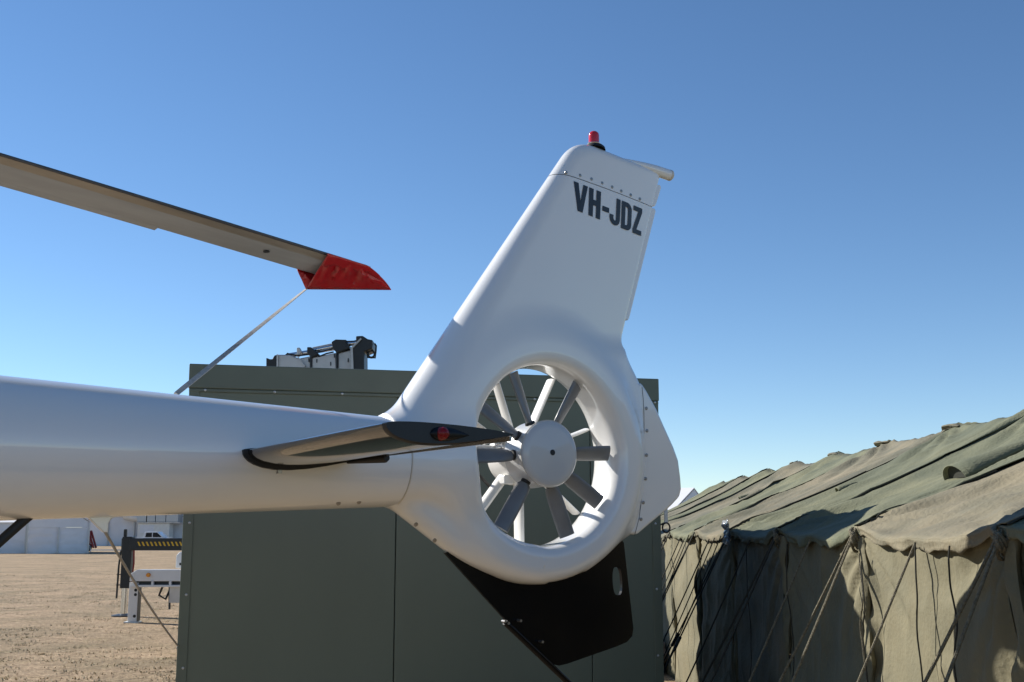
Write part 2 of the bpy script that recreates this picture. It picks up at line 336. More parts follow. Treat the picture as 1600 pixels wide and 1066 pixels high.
# --- registration lettering
TL, TR, BL, BR = [np.array((880+a/5.61, 190+c/5.61)) for a, c in ((90, 523), (692, 766), (82, 769), (682, 1004))]
st_ = .30
def R_(a, c, d, e): return [(a, d), (c, d), (c, e), (a, e)]
def arc(cx, cy, rx, ry, a0, a1, n=7): return [(cx+rx*math.cos(math.radians(a)), cy+ry*math.sin(math.radians(a))) for a in np.linspace(a0, a1, n)]
GL = [  # x0, x1, list of polygons in a unit box, y up
 (0, .205, [[(0, 1), (.34, 1), (.52, .36), (.52, 0), (.33, 0)], [(.68, 1), (1, 1), (.68, 0), (.52, 0), (.52, .36)]]),
 (.225, .395, [R_(0, .37, 0, 1), R_(.63, 1, 0, 1), R_(.37, .63, .42, .62)]),
 (.425, .522, [R_(0, 1, .36, .54)]),
 (.532, .682, None), (.702, .85, None), (.874, 1, [[(0, 1), (1, 1), (1, .84), (.56, .83), (0, .83)], [(.56, .83), (1, .84), (.42, .17), (0, .15)], [(0, .15), (.42, .17), (1, .17), (1, 0), (0, 0)]])]
o_ = arc(.5, .24, .5, .24, 180, 360); i_ = arc(.5, .27, .13, .10, 360, 180)
def strip(o, q): return [[o[k], o[k+1], q[k+1], q[k]] for k in range(len(o)-1)]
ir_ = arc(.5, .27, .13, .10, 180, 360)
JP = [R_(.62, 1, .26, 1), R_(0, .37, .24, .36)]+strip([(0, .27)]+o_+[(1, .27)], [(.37, .27)]+ir_+[(.63, .27)])
do = arc(.55, .76, .45, .24, 90, 0)+arc(.55, .24, .45, .24, 0, -90); di = arc(.48, .72, .16, .11, 90, 0)+arc(.48, .28, .16, .11, 0, -90)
DP = [R_(0, .37, 0, 1)]+strip([(.37, 1)]+do+[(.37, 0)], [(.37, .83)]+di+[(.37, .17)])
for gi, (x0, x1, polys) in enumerate(GL):
    polys = polys or (JP if gi == 3 else DP); b = bmesh.new()
    for pl in polys:
        vs = []
        for (a, c) in pl:
            s_ = x0+(x1-x0)*a; px = (TL*(1-s_)+TR*s_)*c+(BL*(1-s_)+BR*s_)*(1-c)
            q = onplane(px[0], px[1], -.03); y = surf_y(q[0], q[2]); q = onplane(px[0], px[1], y); vs.append(b.verts.new((q[0], surf_y(q[0], q[2])-.0022, q[2]+ZC)))
        b.faces.new(vs)
    bmesh.ops.triangulate(b, faces=b.faces)
    me = bpy.data.meshes.new('registration_letter'); b.to_mesh(me); b.free(); me.materials.append(M['letter'])
    o = bpy.data.objects.new('registration_letter', me); COL.objects.link(o); o.parent = fin
# --- aft cover plate with screws
def pl(pts, y=0.): return [(q[0], q[2]) for q in (onplane(u, v, y) for u, v in pts)]
outer = pl([(996, 598), (1004, 610), (1020, 639), (1032, 666), (1047, 699), (1054.5, 720), (1058, 748), (1059, 765), (1056, 777), (1045, 789), (1032, 801), (1010, 819), (990, 836)])
innr = [(.52*math.cos(a), .52*math.sin(a)) for a in np.radians([-40, -30, -20, -10, 0, 10, 20, 30, 36])]
b = MB(); po = outer+innr; b.prism(po, -.032, .062); cov = b.build('aft_fairing', 'paint', HE, OFF, bevel=.016, smooth=True)
cov.modifiers['bevel'].segments = 4
sp = pl([(1002.6, 605), (1004.6, 625), (1005.6, 645), (1006, 680), (1005.6, 708), (1004.5, 745), (1002, 780), (998, 810), (991, 837)], -.03)
b = MB(); b.add([(x-.0015, -.0326, z) for x, z in sp]+[(x+.0015, -.0326, z) for x, z in sp], [(i, i+1, i+1+len(sp), i+len(sp)) for i in range(len(sp)-1)]); b.build('panel_joint', 'rubber', cov, OFF)
for a, c in [(366, 327), (369, 444), (367, 571), (362, 694), (350, 818), (338, 905)]: screw(cov, 900+a/3.333, 540+c/3.333, .008, -.0325)
# --- black bumper plate and skid tube
slot = onplane(963, 908); bp = pl([(694, 864), (793, 973), (846, 1026), (860, 1037), (872, 1040), (885, 1037), (962, 1010), (978, 1003), (986, 994), (988, 982), (973, 848)])
cxs, czs = slot[0], slot[2]; hole = [(cxs+.028*math.cos(a)-.004*math.sin(a), czs+.062*math.sin(a)) for a in np.linspace(0, 2*math.pi, 24, endpoint=False)]
hole = [(cxs+.027*math.copysign(abs(math.cos(a))**.55, math.cos(a))-.05*(z-czs), z) for a, (x, z) in zip(np.linspace(0, 2*math.pi, 24, endpoint=False), hole)]
top = [(.53*math.cos(a), .53*math.sin(a)) for a in np.radians([-38, -50, -62, -75, -90, -105, -120, -133])]
bm = bmesh.new()
def loop(pts): vs = [bm.verts.new((x, 0, z+ZC)) for x, z in pts]; return [bm.edges.new((vs[i], vs[(i+1) % len(vs)])) for i in range(len(vs))]
eds = loop(bp+top)+loop(hole); bmesh.ops.triangle_fill(bm, use_beauty=True, edges=eds)
me = bpy.data.meshes.new('bumper_plate'); bm.to_mesh(me); bm.free(); me.materials.append(M['plate'])
bump = bpy.data.objects.new('bumper_plate', me); COL.objects.link(bump); bump.parent = HE; md = bump.modifiers.new('solid', 'SOLIDIFY'); md.thickness = .016; md.offset = 0
q0, q1 = onplane(785, 972), onplane(884, 1066); dd = q1-q0
b = MB(); b.tube([q0+[0, -.02, 0], q0+dd*.5+[0, -.02, 0], q0+dd*1.6+[0, -.02, 0], q0+dd*1.9+[.0, -.02, -.0]], .013, 14); b.build('skid_tube', 'plate', HE, OFF, smooth=True)
for u, v in ((789, 971), (794, 974), (813, 970), (847, 1003)):
    s_ = MB(); q = onplane(u, v, -.03); s_.lathe([(0, .006), (.006, .006), (.006, -.02)], q, (0, -1, 0), 10); s_.build('bolt', 'steel', bump, OFF)
# --- fan
hubf = MB(); hubf.lathe([(0, .118), (.110, .114), (.133, .110), (.1405, .104), (.1425, .097)], (0, 0, 0), (0, -1, 0), 64); 
hub = hubf.build('fan_hub', 'hub', HE, OFF, smooth=True)
b = MB(); b.lathe([(.1425, .0965), (.1435, .094), (.138, .09), (.138, .03), (.143, -.035), (.130, -.045), (.05, -.046)], (0, 0, 0), (0, -1, 0), 64); b.build('hub_barrel', 'hub', hub, OFF, smooth=True)
b = MB(); b.lathe([(.1428, .0955), (.1446, .0965), (.1446, .0935), (.1420, .0935)], (0, 0, 0), (0, -1, 0), 64); b.build('hub_rim', 'seam', hub, OFF)
b = MB(); b.lathe([(.0, .1188), (.0125, .1188), (.0125, .112)], (.004, 0, .004), (0, -1, 0), 24); b.build('hub_hole', 'rubber', hub, OFF)
bld = MB(); secs = []
for rr, ch, tw in ((.105, .026, 40), (.142, .030, 36), (.158, .060, 34), (.20, .068, 31), (.28, .070, 25), (.374, .070, 19)):
    sec = []
    for k in range(16):
        a = 2*math.pi*k/16; cx_ = .5*ch*math.cos(a); ty = (.013 if rr < .15 else .0075)*math.sin(a)*(1.15-.35*math.cos(a)) if rr > .15 else .5*ch*math.sin(a)
        tr = math.radians(tw); sec.append((cx_*math.cos(tr)-ty*math.sin(tr), -.03+cx_*math.sin(tr)+ty*math.cos(tr), rr))
    secs.append(sec)
bld.loft(secs); proto = bld.build('fan_blade', 'fanblade', hub, (0, 0, 0), smooth=True)
cuff = MB(); cuff.lathe([(.0, .150), (.021, .148), (.0225, .140), (.0225, .128)], (0, -.03, 0), (0, 0, 1), 20); cproto = cuff.build('blade_cuff', 'rubber', hub, (0, 0, 0), smooth=True)
for i, a in enumerate((112, 57.5, 3, -32.5, -68, -122.5, -177, 147.5)):
    for pr in (proto, cproto):
        o = pr if i == 0 else pr.copy()
        if i: COL.objects.link(o); o.parent = hub
        o.location = (0, 0, ZC); o.rotation_euler = (0, math.radians(90-a), 0)
# gearbox and stator vanes behind the fan
b = MB(); b.lathe([(.05, -.05), (.118, -.052), (.125, -.06), (.125, -.19), (.118, -.215), (.085, -.235), (0, -.24)], (0, 0, 0), (0, -1, 0), 48); gb = b.build('gearbox', 'paint2', HE, OFF, smooth=True)
for i, (a, wd, th) in enumerate(((20, .03, .009), (63, .034, .009), (110, .03, .009), (149, .03, .009), (230, .034, .022), (271, .038, .012), (322, .032, .009))):
    v_ = MB(); ca, sa = math.cos(math.radians(a)), math.sin(math.radians(a)); T_ = np.array([-sa, 0, ca]); Rr = np.array([ca, 0, sa]); secs = []
    for rr in (.115, .25, .40):
        secs.append([Rr*rr+T_*(th*math.sin(k*math.pi/6))+np.array([0, .145+wd*math.cos(k*math.pi/6)+.15*th*math.sin(k*math.pi/6), 0]) for k in range(12)])
    v_.loft(secs); v_.build('stator_vane', 'paint2', gb, OFF, smooth=True)
b = MB(); b.tube([(-.11, .12, .012), (-.41, .12, .0)], .033, 20); b.build('drive_shaft', 'hub', gb, OFF, smooth=True)
b = MB(); b.tube([(-.10, .09, .055), (-.135, .085, .06), (-.15, .10, .05)], .012, 10); b.tube([(-.13, .08, .035), (-.16, .085, .03)], .016, 10); b.build('pipe_fitting', 'chrome', gb, OFF, smooth=True)
b = MB(); b.tube([(-.05, .21, -.11), (-.11, .2, -.135), (-.17, .17, -.10), (-.24, .15, -.05)], .007, 8); b.build('hose', 'rubber', gb, OFF, smooth=True)
b = MB(); b.box((-.115, .075, -.125), (-.065, .125, -.085)); b.build('junction_box', 'paint2', gb, OFF, bevel=.006)
# --- horizontal stabilizer (inverted section), both sides
def sect(y, z0, sc=1):
    pts = []; c0, c1 = -1.382, -.962
    for t_ in (0, .006, .02, .05, .1, .18, .28, .4, .55, .7, .85, 1.): pts.append((c0+(c1-c0)*t_, y, z0+.0+sc*(.020*math.sqrt(t_)*(1-t_)**.7*1.5-.012*t_)))
    for t_ in (1., .85, .7, .55, .4, .28, .18, .1, .05, .02, .006): pts.append((c0+(c1-c0)*t_, y, z0+sc*(-.128*math.sqrt(t_)*(1-t_)**1.15-.012*t_-.003)))
    return pts
for s_ in (-1, 1):
    b = MB(); b.loft([sect(s_*y, -.047+.012*(y-.16)/1.14) for y in np.linspace(.15, 1.27, 14)]); stb = b.build('stabilizer', 'black', HE, OFF, smooth=True, angle=50)
    b = MB(); b.loft([sect(s_*1.2705, -.035, 1.03), sect(s_*1.29, -.035, 1.03), sect(s_*1.297, -.035, .94)]); b.build('stabilizer_tip', 'navy', stb, OFF, smooth=True, angle=30)
    b = MB(); b.loft([[(p[0]*1.0+(p[0]+1.17)*.075, s_*yy, p[2]+(p[2]+.05)*.22) for p in sect(0, -.047)] for yy in (.168, .222)]); b.build('root_seal', 'rubber', stb, OFF, smooth=True)
    b = MB(); b.box((-.968, min(s_*.2, s_*1.285), -.066), (-.961, max(s_*.2, s_*1.285), -.052)); b.build('trailing_strip', 'black', stb, OFF)
    b = MB(); b.tube([(-.985, s_*.20, -.074), (-.963, s_*.46, -.072), (-.963, s_*.475, -.072)], [.006, .017, .012], 12); b.build('strip_sleeve', 'rubber', stb, OFF, smooth=True)
    q = onplane(690, 678, -1.297); tf = MB(); rings = []
    for t_ in np.linspace(0, 1, 13):
        rr = .021*math.sin(math.pi*min(1, (t_*1.0)**.62))*(1 if t_ < .5 else 1); rings.append([(q[0]-.04+t_*.135, s_*(1.296+max(0, .022*math.sin(math.pi*t_**.62))*abs(math.sin(a))*(1 if math.sin(a) > 0 else 0)), q[2]-.0+rr*math.cos(a)) for a in np.linspace(0, 2*math.pi, 16, endpoint=False)])
    tf.loft(rings); tf.build('light_fairing', 'fairing', stb, OFF, smooth=True)
    tl = MB(); tl.lathe([(.0, .030), (.010, .028), (.0175, .020), (.0205, 0)], (q[0]-.004, s_*1.298, q[2]), (0, s_, 0), 20); tl.build('navigation_light', 'darkred', stb, OFF, smooth=True)
# --- fuselage, mast, skids (outside the picture, same aircraft)
b = MB(); rings = []
for x, hw, zb, zt in ((-8.25, .05, -.72, -.62), (-8.15, .30, -.98, -.42), (-7.9, .52, -1.15, -.20), (-7.5, .68, -1.25, .02), (-7.0, .75, -1.29, .17), (-6.4, .76, -1.3, .26), (-5.8, .74, -1.28, .42), (-5.2, .66, -1.15, .46), (-4.7, .48, -.80, .40), (-4.3, .34, -.45, .30), (-4.05, .295, -.35, .235)):
    cz, hz = (zb+zt)/2, (zt-zb)/2; rings.append([(x, hw*math.copysign(abs(math.cos(a))**.8, math.cos(a)), cz+hz*math.copysign(abs(math.sin(a))**.8, math.sin(a))) for a in np.linspace(0, 2*math.pi, 40, endpoint=False)])
b.loft(rings); b.build('fuselage', 'paint', HE, OFF, smooth=True)
MX = -5.6
b = MB(); b.lathe([(.13, .3), (.11, .75), (.075, .95), (.075, 1.2), (.16, 1.22), (.16, 1.34), (.05, 1.38), (0, 1.38)], (MX, 0, 0), (0, 0, 1), 24); b.build('rotor_mast', 'cranedark', HE, OFF, smooth=True)
for s_ in (-1, 1):
    b = MB(); b.tube([(-8.0, s_*1.03, -1.70), (-7.8, s_*1.03, -1.86), (-7.5, s_*1.03, 0.03-ZC), (-4.9, s_*1.03, .03-ZC)], .032, 12); b.build('skid', 'cranegrey', HE, OFF, smooth=True)
for x in (-7.0, -5.3):
    b = MB(); b.tube([(x, -1.03, .05-ZC), (x, -.95, -1.55), (x, -.6, -1.3), (x, .6, -1.3), (x, .95, -1.55), (x, 1.03, .05-ZC)], .03, 12); b.build('cross_tube', 'cranegrey', HE, OFF, smooth=True)
# black support pole standing under the boom
pa, pb = onplane(52, 800, -.03), onplane(0, 846, -.03); dv = pb-pa; te_ = (-ZC-pa[2])/dv[2]
b = MB(); b.tube([pa-dv*.25, pa+dv*te_], .0165, 14); b.build('support_pole', 'rubber', HE, OFF, smooth=True)
# --- main rotor blades
mastw = world((MX, 0, 0)); 
BT = at_depth(596, 432, 5.22)                       # blade tip under the cover
B0 = at_depth(0, 268, 4.26)
dirh = (BT-mastw)[:2]; RL = np.linalg.norm(dirh); az0 = math.atan2(dirh[1], dirh[0])-HEAD
zt_, z0_ = BT[2]-ZC, B0[2]-ZC; s0_ = np.linalg.norm((B0-mastw)[:2])
HZ = 1.27
def blade_z(s):      # droop fitted to the tip and to where the blade enters the frame
    Amat = np.array([[RL**2, RL**3], [s0_**2, s0_**3]]); c = np.linalg.solve(Amat, np.array([zt_-HZ, z0_-HZ])); return HZ+c[0]*s*s+c[1]*s**3
CHD = .262; PT = math.radians(5.5)
NACA = [(t_, .6*(.2969*math.sqrt(t_)-.126*t_-.3516*t_**2+.2843*t_**3-.1036*t_**4)) for t_ in (0, .01, .03, .07, .14, .25, .4, .6, .8, 1.)]
def bsec(s, az, chord_mul=1., x0=0., x1=1., out=0., tabw=0):
    er = np.array([math.cos(az), math.sin(az), 0]); ec = np.array([math.sin(az), -math.cos(az), 0])   # toward the leading edge
    base = np.array([MX, 0, 0])+er*s+np.array([0, 0, blade_z(s)])
    up = np.array([0, 0, 1.]); c_ = ec*math.cos(PT)+up*math.sin(PT); n_ = up*math.cos(PT)-ec*math.sin(PT)
    le = base+c_*CHD*.25
    top = [le-c_*CHD*t_*1.0+n_*(CHD*.6*h+out) for t_, h in NACA if x0 <= t_ <= x1]; bot = [le-c_*CHD*t_-n_*(CHD*.6*h+out) for t_, h in NACA[::-1] if x0 <= t_ <= x1]
    return top, bot, le, c_, n_
for i in range(3):
    az = az0+i*2*math.pi/3
    b = MB(); b.loft([(lambda t: t[0]+t[1])(bsec(s, az)) for s in np.linspace(.55, RL-.10, 34)]); bl = b.build('rotor_blade', 'blade', HE, OFF, smooth=True, angle=60)
    b = MB(); b.loft([(lambda t: t[1]+[t[2]]+t[0])(bsec(s, az, x0=0, x1=.26, out=.0012)) for s in np.linspace(1.0, RL-.2, 30)], closed=False); b.build('erosion_strip', 'erosion', bl, OFF, smooth=True)
    b = MB(); b.loft([(lambda t: t[1]+[t[2]]+t[0])(bsec(s, az, x0=0, x1=.035, out=.0024)) for s in np.linspace(1.0, RL-.2, 30)], closed=False); b.build('leading_edge', 'bladeblk', bl, OFF, smooth=True)
    for sa, sb in ((RL-2.05, RL-1.0),):
        b = MB(); rr_ = []
        for s in np.linspace(sa, sb, 9):
            t, bo, le, c_, n_ = bsec(s, az); e = le-c_*CHD; rr_.append([e+c_*.02+n_*.002, e-c_*.03+n_*.001, e-c_*.03-n_*.001, e+c_*.02-n_*.002])
        b.loft(rr_); b.build('trim_tab', 'blade', bl, OFF)
    b = MB(); b.tube([(MX, 0, HZ), np.array([MX, 0, 0])+np.array([math.cos(az), math.sin(az), 0])*.6+[0, 0, blade_z(.6)]], .05, 12); b.build('blade_grip', 'cranedark', bl, OFF, smooth=True)
    t, bo, le, c_, n_ = bsec(RL-.55, az); q = le-c_*CHD*.55-n_*.0135
    b = MB(); b.lathe([(0, .001), (.014, .001), (.014, -.004)], q, -n_, 14); b.build('drain_plug', 'bladeblk', bl, OFF)
# --- red blade cover: bag over the tip, hanging keel below the trailing edge
cs0 = RL-.33
def wp(l): return world(l)
K0 = toloc(at_depth(478, 452, np.linalg.norm(0)+5.25)); 
CE = empty('blade_cover', (wp(bsec(cs0, az0)[2])[0], wp(bsec(cs0, az0)[2])[1], 0), HEAD)
tag(CE, 'red vinyl cover tied over the tip of the drooping rotor blade', 'blade cover')
coff = toloc(np.array([CE.location.x, CE.location.y, 0.]))
TIP = toloc(at_depth(611, 453, 5.33))
NU, NV = 28, 10; Lp, Tp, Kp = [], [], []
for i in range(NU+1):
    a = i/NU; s = cs0+(RL-.06-cs0)*min(a, 1); t, bo, le, c_, n_ = bsec(min(s, RL), az0)
    k = max(0, (a-.74)/.26); wgt = k**1.3
    L = le+c_*.016+n_*.006-np.array([0, 0, .012]); T = le-c_*CHD*(1.02)
    Kx = K0+(TIP-K0)*a
    Lp.append(L*(1-wgt)+TIP*wgt); Tp.append(T*(1-wgt)+TIP*wgt); Kp.append(Kx)
def wr(a, b_, amp): return amp*(noise.noise(Vector((a*5, b_*3, 1.7)))+.6*noise.noise(Vector((a*11+b_*6, b_*9, 4.1))))
def panel(A, B, amp, sk0=0., outv=np.array([0, 0, 0.])):
    rows = []
    for i in range(NU+1):
        row = []
        for j in range(NV+1):
            f = j/NV; ii = i/NU; p = A[i]*(1-f)+B[i]*f
            if sk0: p = p+(A[min(i+1, NU)]-A[max(i-1, 0)])*0
            edge = math.sin(math.pi*f)*min(1, (1-ii)*5); row.append(p+outv*((.02+wr(ii*2, f, amp))*edge))
        rows.append(row)
    return rows
toCam = toloc(CAM)-K0; toCam /= np.linalg.norm(toCam)
b = MB(); b.grid(panel(Lp, Kp, .055, 0, toCam)); b.grid(panel(Kp, Tp, .02, 0, toCam)); b.grid(panel(Tp, Lp, .012, 0, np.array([0, 0, 1.])))
b.build('cover_bag', 'red', CE, (coff[0], coff[1], -ZC), smooth=True, solid=.003, angle=55)
b = MB(); 
top_band = [[Lp[i]*(1-f)+Kp[i]*f+toCam*(.026+.006*math.sin(9*i/NU+2*f)) for f in np.linspace(0, .30+.05*math.sin(i*.8), 5)] for i in range(0, NU-3)]
b.grid(top_band); b.build('cover_flap', 'red', CE, (coff[0], coff[1], -ZC), smooth=True, solid=.003)
# tie-down webbing from the cover to the far side of the boom
e0 = K0; bx_ = onplane(276, 615, .08)
e1 = np.array([bx_[0]-.02, .12, BZ+boom_r(bx_[0])*.80]); mid = onplane(276, 615, .09)
pts = [e0*(1-t_)+mid*t_ for t_ in np.linspace(0, 1, 24)]+[np.array([mid[0]-.05, boom_r(-1.6)+.012, BZ+.05]), np.array([mid[0]-.06, boom_r(-1.6)+.012, BZ-.05])]
rows = []
for i, p in enumerate(pts):
    k = min(1, i/23); tw = math.radians(80-62*k); side = np.array([math.sin(tw)*.3, 1*math.cos(tw)*0+.0, 0]); 
    t_ = pts[min(i+1, len(pts)-1)]-pts[max(i-1, 0)]; t_ /= np.linalg.norm(t_); perp = np.cross(t_, toCam); perp /= np.linalg.norm(perp)
    wv = perp*math.sin(math.radians(18+60*k))+np.cross(t_, perp)*math.cos(math.radians(18+60*k)); rows.append([p-wv*.0095, p+wv*.0095])
b = MB(); b.grid(rows); b.build('tie_down_strap', 'strap', CE, (coff[0], coff[1], -ZC), solid=.003)

# ================================================================== CONTAINER
HC = 2.62
def top_at(u, v, z): d = ray(u, v); return CAM+d*((z-CH)/d[2])
c0, c1 = top_at(296, 568, HC), top_at(1029.5, 592, HC); fd = (c1-c0)[:2]; WC = np.linalg.norm(fd); ca = math.atan2(fd[1], fd[0])
LC = 5.2
CT = empty('container', (c0[0], c0[1], 0), ca); tag(CT, 'olive green panelled container box standing behind the tail fan', 'container')
IN = .013
pw = (WC-2*IN)/2.37; edges = [IN, IN+pw, IN+2*pw, WC-IN]
for i in range(3):
    b = MB(); b.box((edges[i]+.0025, IN, .14), (edges[i+1]-.0025, IN+.05, HC-.165)); b.build('wall_panel', 'green', CT, bevel=.004)
b = MB(); b.box((IN+.03, IN+.03, .12), (WC-IN-.03, LC-.03, HC-.10)); b.build('box_core', 'rubber', CT)
for k in range(5):
    y0, y1 = IN+.052+k*(LC-.1)/5, IN+.052+(k+1)*(LC-.1)/5
    for xa in (IN, WC-IN-.05):
        b = MB(); b.box((xa, y0+.0025, .14), (xa+.05, y1-.0025, HC-.165)); b.build('wall_panel', 'green', CT, bevel=.004)
b = MB(); b.box((IN, LC-.05, .14), (WC-IN, LC, HC-.165)); b.build('wall_panel', 'green', CT)
b = MB(); b.box((0, 0, HC-.15), (WC, LC+.02, HC)); b.build('roof_cap', 'green2', CT, bevel=.006)
b = MB(); b.box((.004, .004, HC-.172), (WC-.004, LC+.01, HC-.151)); b.build('roof_trim', 'green2', CT, bevel=.004)
for xa in (IN-.008, WC-IN-.052):
    b = MB(); b.box((xa, IN-.008, .05), (xa+.06, IN-.001, HC-.168)); b.build('corner_strip', 'green2', CT, bevel=.003)
b = MB(); b.box((.0, .0, 0), (WC, LC, .138)); b.build('base_frame', 'green2', CT, bevel=.01)
rv = MB(); rv.lathe([(0, .006), (.007, .004), (.009, -.002)], (0, 0, 0), (0, -1, 0), 10); rp = rv.build('rivet', 'alu', CT)
first = True
pos = [(x_, .0035, HC-.160) for x_ in np.arange(.10, WC, .415)]+[(edges[1]+.09, .0035, HC-.16), (edges[2]+.09, .0035, HC-.16)]
pos += [(x_, IN-.0085, z_) for x_ in (IN+.03, WC-IN-.03) for z_ in np.arange(.4, HC-.3, .42)]
for p in pos:
    o = rp if first else rp.copy()
    if not first: COL.objects.link(o); o.parent = CT
    first = False; o.location = p
# strap with ring hanging off a bracket on the right-hand wall
b = MB(); b.box((WC-.02, .06, 1.83), (WC+.07, .10, 1.86)); br = b.build('strap_bracket', 'alu', CT)
b = MB(); b.box((WC+.042, .062, 1.66), (WC+.066, .068, 1.845)); b.build('hanging_strap', 'truckwhite', br)
b = MB(); b.tube([(WC+.054+.026*math.cos(a), .065, 1.635+.032*math.sin(a)) for a in np.linspace(0, 2*math.pi, 17)], .006, 8, False); b.build('ring', 'rubber', br)
cR = np.array([[math.cos(ca), -math.sin(ca), 0], [math.sin(ca), math.cos(ca), 0], [0, 0, 1]]); cO = np.array([c0[0], c0[1], 0])
def cw(p): return cR@np.array(p)+cO
# lanyard from the antenna to the container's left wall
l0 = world(onplane(164, 831, 0)); l1 = cw((IN+.0, .10, 0)); l1[2] = at_depth(267, 1012, l1[1])[2]
LN = empty('lanyard', (l1[0], l1[1], 0)); tag(LN, 'thin pale cord slanting from the antenna under the boom to the container', 'cord')
b = MB(); b.tube([l0*(1-t_)+l1*t_+np.array([0, 0, -.02*math.sin(math.pi*t_)]) for t_ in np.linspace(0, 1, 14)], .0052, 8); b.build('cord', 'strap', LN, (l1[0], l1[1], 0), smooth=True)
b = MB(); b.tube([l1+np.array([.012, 0, 0]), l1+np.array([-.012, .0, 0])], .012, 10); b.build('eye_bolt', 'alu', LN, (l1[0], l1[1], 0))

# ================================================================== ARMY TENT
XE, XR, ZE, ZR = 1.85, 3.72, 1.61, 2.47
TN = empty('army_tent', (XR, 12, 0)); tag(TN, 'long patched green and khaki canvas tent with guy ropes', 'tent')
TO = (XR, 12, 0)
bays = [2.45, 4.27, 6.08, 7.85, 9.65, 11.45, 13.25, 15.05, 16.85, 18.65, 20.4]
def ridged(x, y, z, p=3): return (1-abs(nz3(x, y, z)))**p
def dframe(y): return min(abs(y-b_) for b_ in bays)
def ridge_z(y):
    d = dframe(y); k = round(y, 0); return ZR+.03/(1+(d/(.2+.09*math.sin(y*3)))**4)-.02*(1-math.exp(-(d/.6)**2))+.022*nz3(y*1.7, 0, 5)+.012*nz3(y*7, 0, 2)
def eave_z(y):
    d = dframe(y); return ZE+.01-.055*(1-math.exp(-(d/.4)**2))+.022*nz3(y*2.2, 2, 1)+.008*nz3(y*9, 2, 4)
def corner_rays(a, c, sharp):    # tension creases fanning out of a fixed point
    r_ = math.hypot(a, c); th = math.atan2(c, abs(a)+1e-6)
    return sharp*math.sin(th*17+2.5*nz3(th*3, r_, a > 0))*math.exp(-r_/.55)*min(1, r_*5)
def fold(y, s, z, k):
    L_ = 2.06; a = 0
    for b_ in bays:
        if abs(y-b_) < 1.3:
            a += corner_rays(y-b_, s*L_, .030)+corner_rays(y-b_+.01, (1-s)*L_, .026)
    d = dframe(y); near = math.exp(-(d/.4)**2)
    a += (.010+.030*near)*(ridged(y*3.2+s*.8+.3*nz3(y, s*2, 8), s*.55, k, 5)-.4)
    a += .026*nz3(y*.9+s, s*1.2, k+3)+.007*nz3(y*8+s*2, s*3, k+5)+.009*(ridged(y*5+s*2.2, s*2.2-y*.6, k+9, 8)-.25)
    return a
mats = ['canvas_g', 'canvas_b', 'canvas_g', 'canvas_g', 'canvas_d', 'canvas_g', 'canvas_d', 'canvas_g', 'canvas_d', 'canvas_g']
def roof_pt(y, s, side, h): return (XR+side*(XR-XE+.06)*(1-s)+side*h*.45, y, eave_z(y)+(ridge_z(y)-eave_z(y))*s-.045*math.sin(math.pi*s)+h)
def rh(y, s, side): return fold(y, s, 0, 3+side)*(min(1, s*5+.25)*min(1, (1-s)*6+.45))
for side in (-1, 1):
    for i in range(len(bays)-1):
        y0, y1 = bays[i]-.05, bays[i+1]+.05; hi_ = side < 0 and i < 5; ny, ns = (110, 64) if hi_ else (40, 24)
        Pg = []
        for a in range(ny+1):
            t_ = a/ny; row = []
            for c in range(ns+1):
                s = c/ns; yy = y0+(y1-y0)*t_+(.03*nz3(s*3, i, 2) if t_ in (0, 1) else 0)
                lap = .013*max(0, 1-t_*(y1-y0)/.09)*(1+.8*nz3(s*4, i, 7))
                row.append(roof_pt(yy, s, side, rh(yy, s, side)+lap-.012*max(0, 1-(1-t_)*(y1-y0)/.12)))
            Pg.append(row)
        b = MB(); b.grid(Pg); b.build('roof_panel', mats[i] if side < 0 else 'canvas_g', TN, TO, smooth=True, angle=0, solid=.004)
        # short valance under the eave
        xe = XR+side*(XR-XE+.06); Pv = []
        for a in range(61):
            y = y0+(y1-y0)*a/60; row = []; hgt = .045+.035*nz3(y*3.1, 9, 1)+.02*nz3(y*9, 9, 3)
            for c in range(5):
                s = c/4; row.append((xe+side*(rh(y, 0, side)*.45-.012*s+.03*s*nz3(y*6, s, 2)), y, eave_z(y)+rh(y, 0, side)-max(.012, hgt)*s))
            Pv.append(row)
        b = MB(); b.grid(Pv); b.build('valance', mats[i] if side < 0 else 'canvas_g', TN, TO, smooth=True, angle=0, solid=.004)
        # hung wall panel; its wavy edges leave dark gaps at the frames
        xw = XR+side*(XR-XE); Pw = []; ny, nzz = (110, 70) if hi_ else (36, 22)
        for a in range(ny+1):
            t_ = a/ny; row = []
            for c in range(nzz+1):
                s = c/nzz; z = (eave_z(bays[i]+(bays[i+1]-bays[i])*t_)-.01)*s
                ya = bays[i]+.03+.045*nz3(z*2.6, i, 11)+.02*nz3(z*8, i, 12); yb = bays[i+1]-.01+.045*nz3(z*2.2, i, 15)+.02*nz3(z*7, i, 16)
                y = ya+(yb-ya)*t_; e = min(t_, 1-t_)*(yb-ya); near = math.exp(-(e/.16)**2)
                f = .030*nz3(y*1.9+.3*z, z*.6, i)+.022*(ridged(y*1.7+z*.35, z*.35+i, i, 6)-.3)+near*.075*nz3(y*7+z*1.1, z*2.4, i+20)+.020*nz3(y*1.1, z*3.8+.7*nz3(y, z, 3), i+40)*(1-near)
                f += corner_rays(y-bays[i], (ZE-z), .022)+corner_rays(y-bays[i+1], (ZE-z), .022)+.004*nz3(y*9, z*9, i)+.009*(ridged(y*3.3-z*.8, z*2.6+y*.5, i+60, 8)-.25)
                row.append((xw+side*(f+.05*(1-s)*(1-near)+.012), y, z))
            Pw.append(row)
        b = MB(); b.grid(Pw); b.build('wall_panel', 'wall_c' if (i % 4) != 3 else 'canvas_d', TN, TO, smooth=True, angle=0, solid=.004)
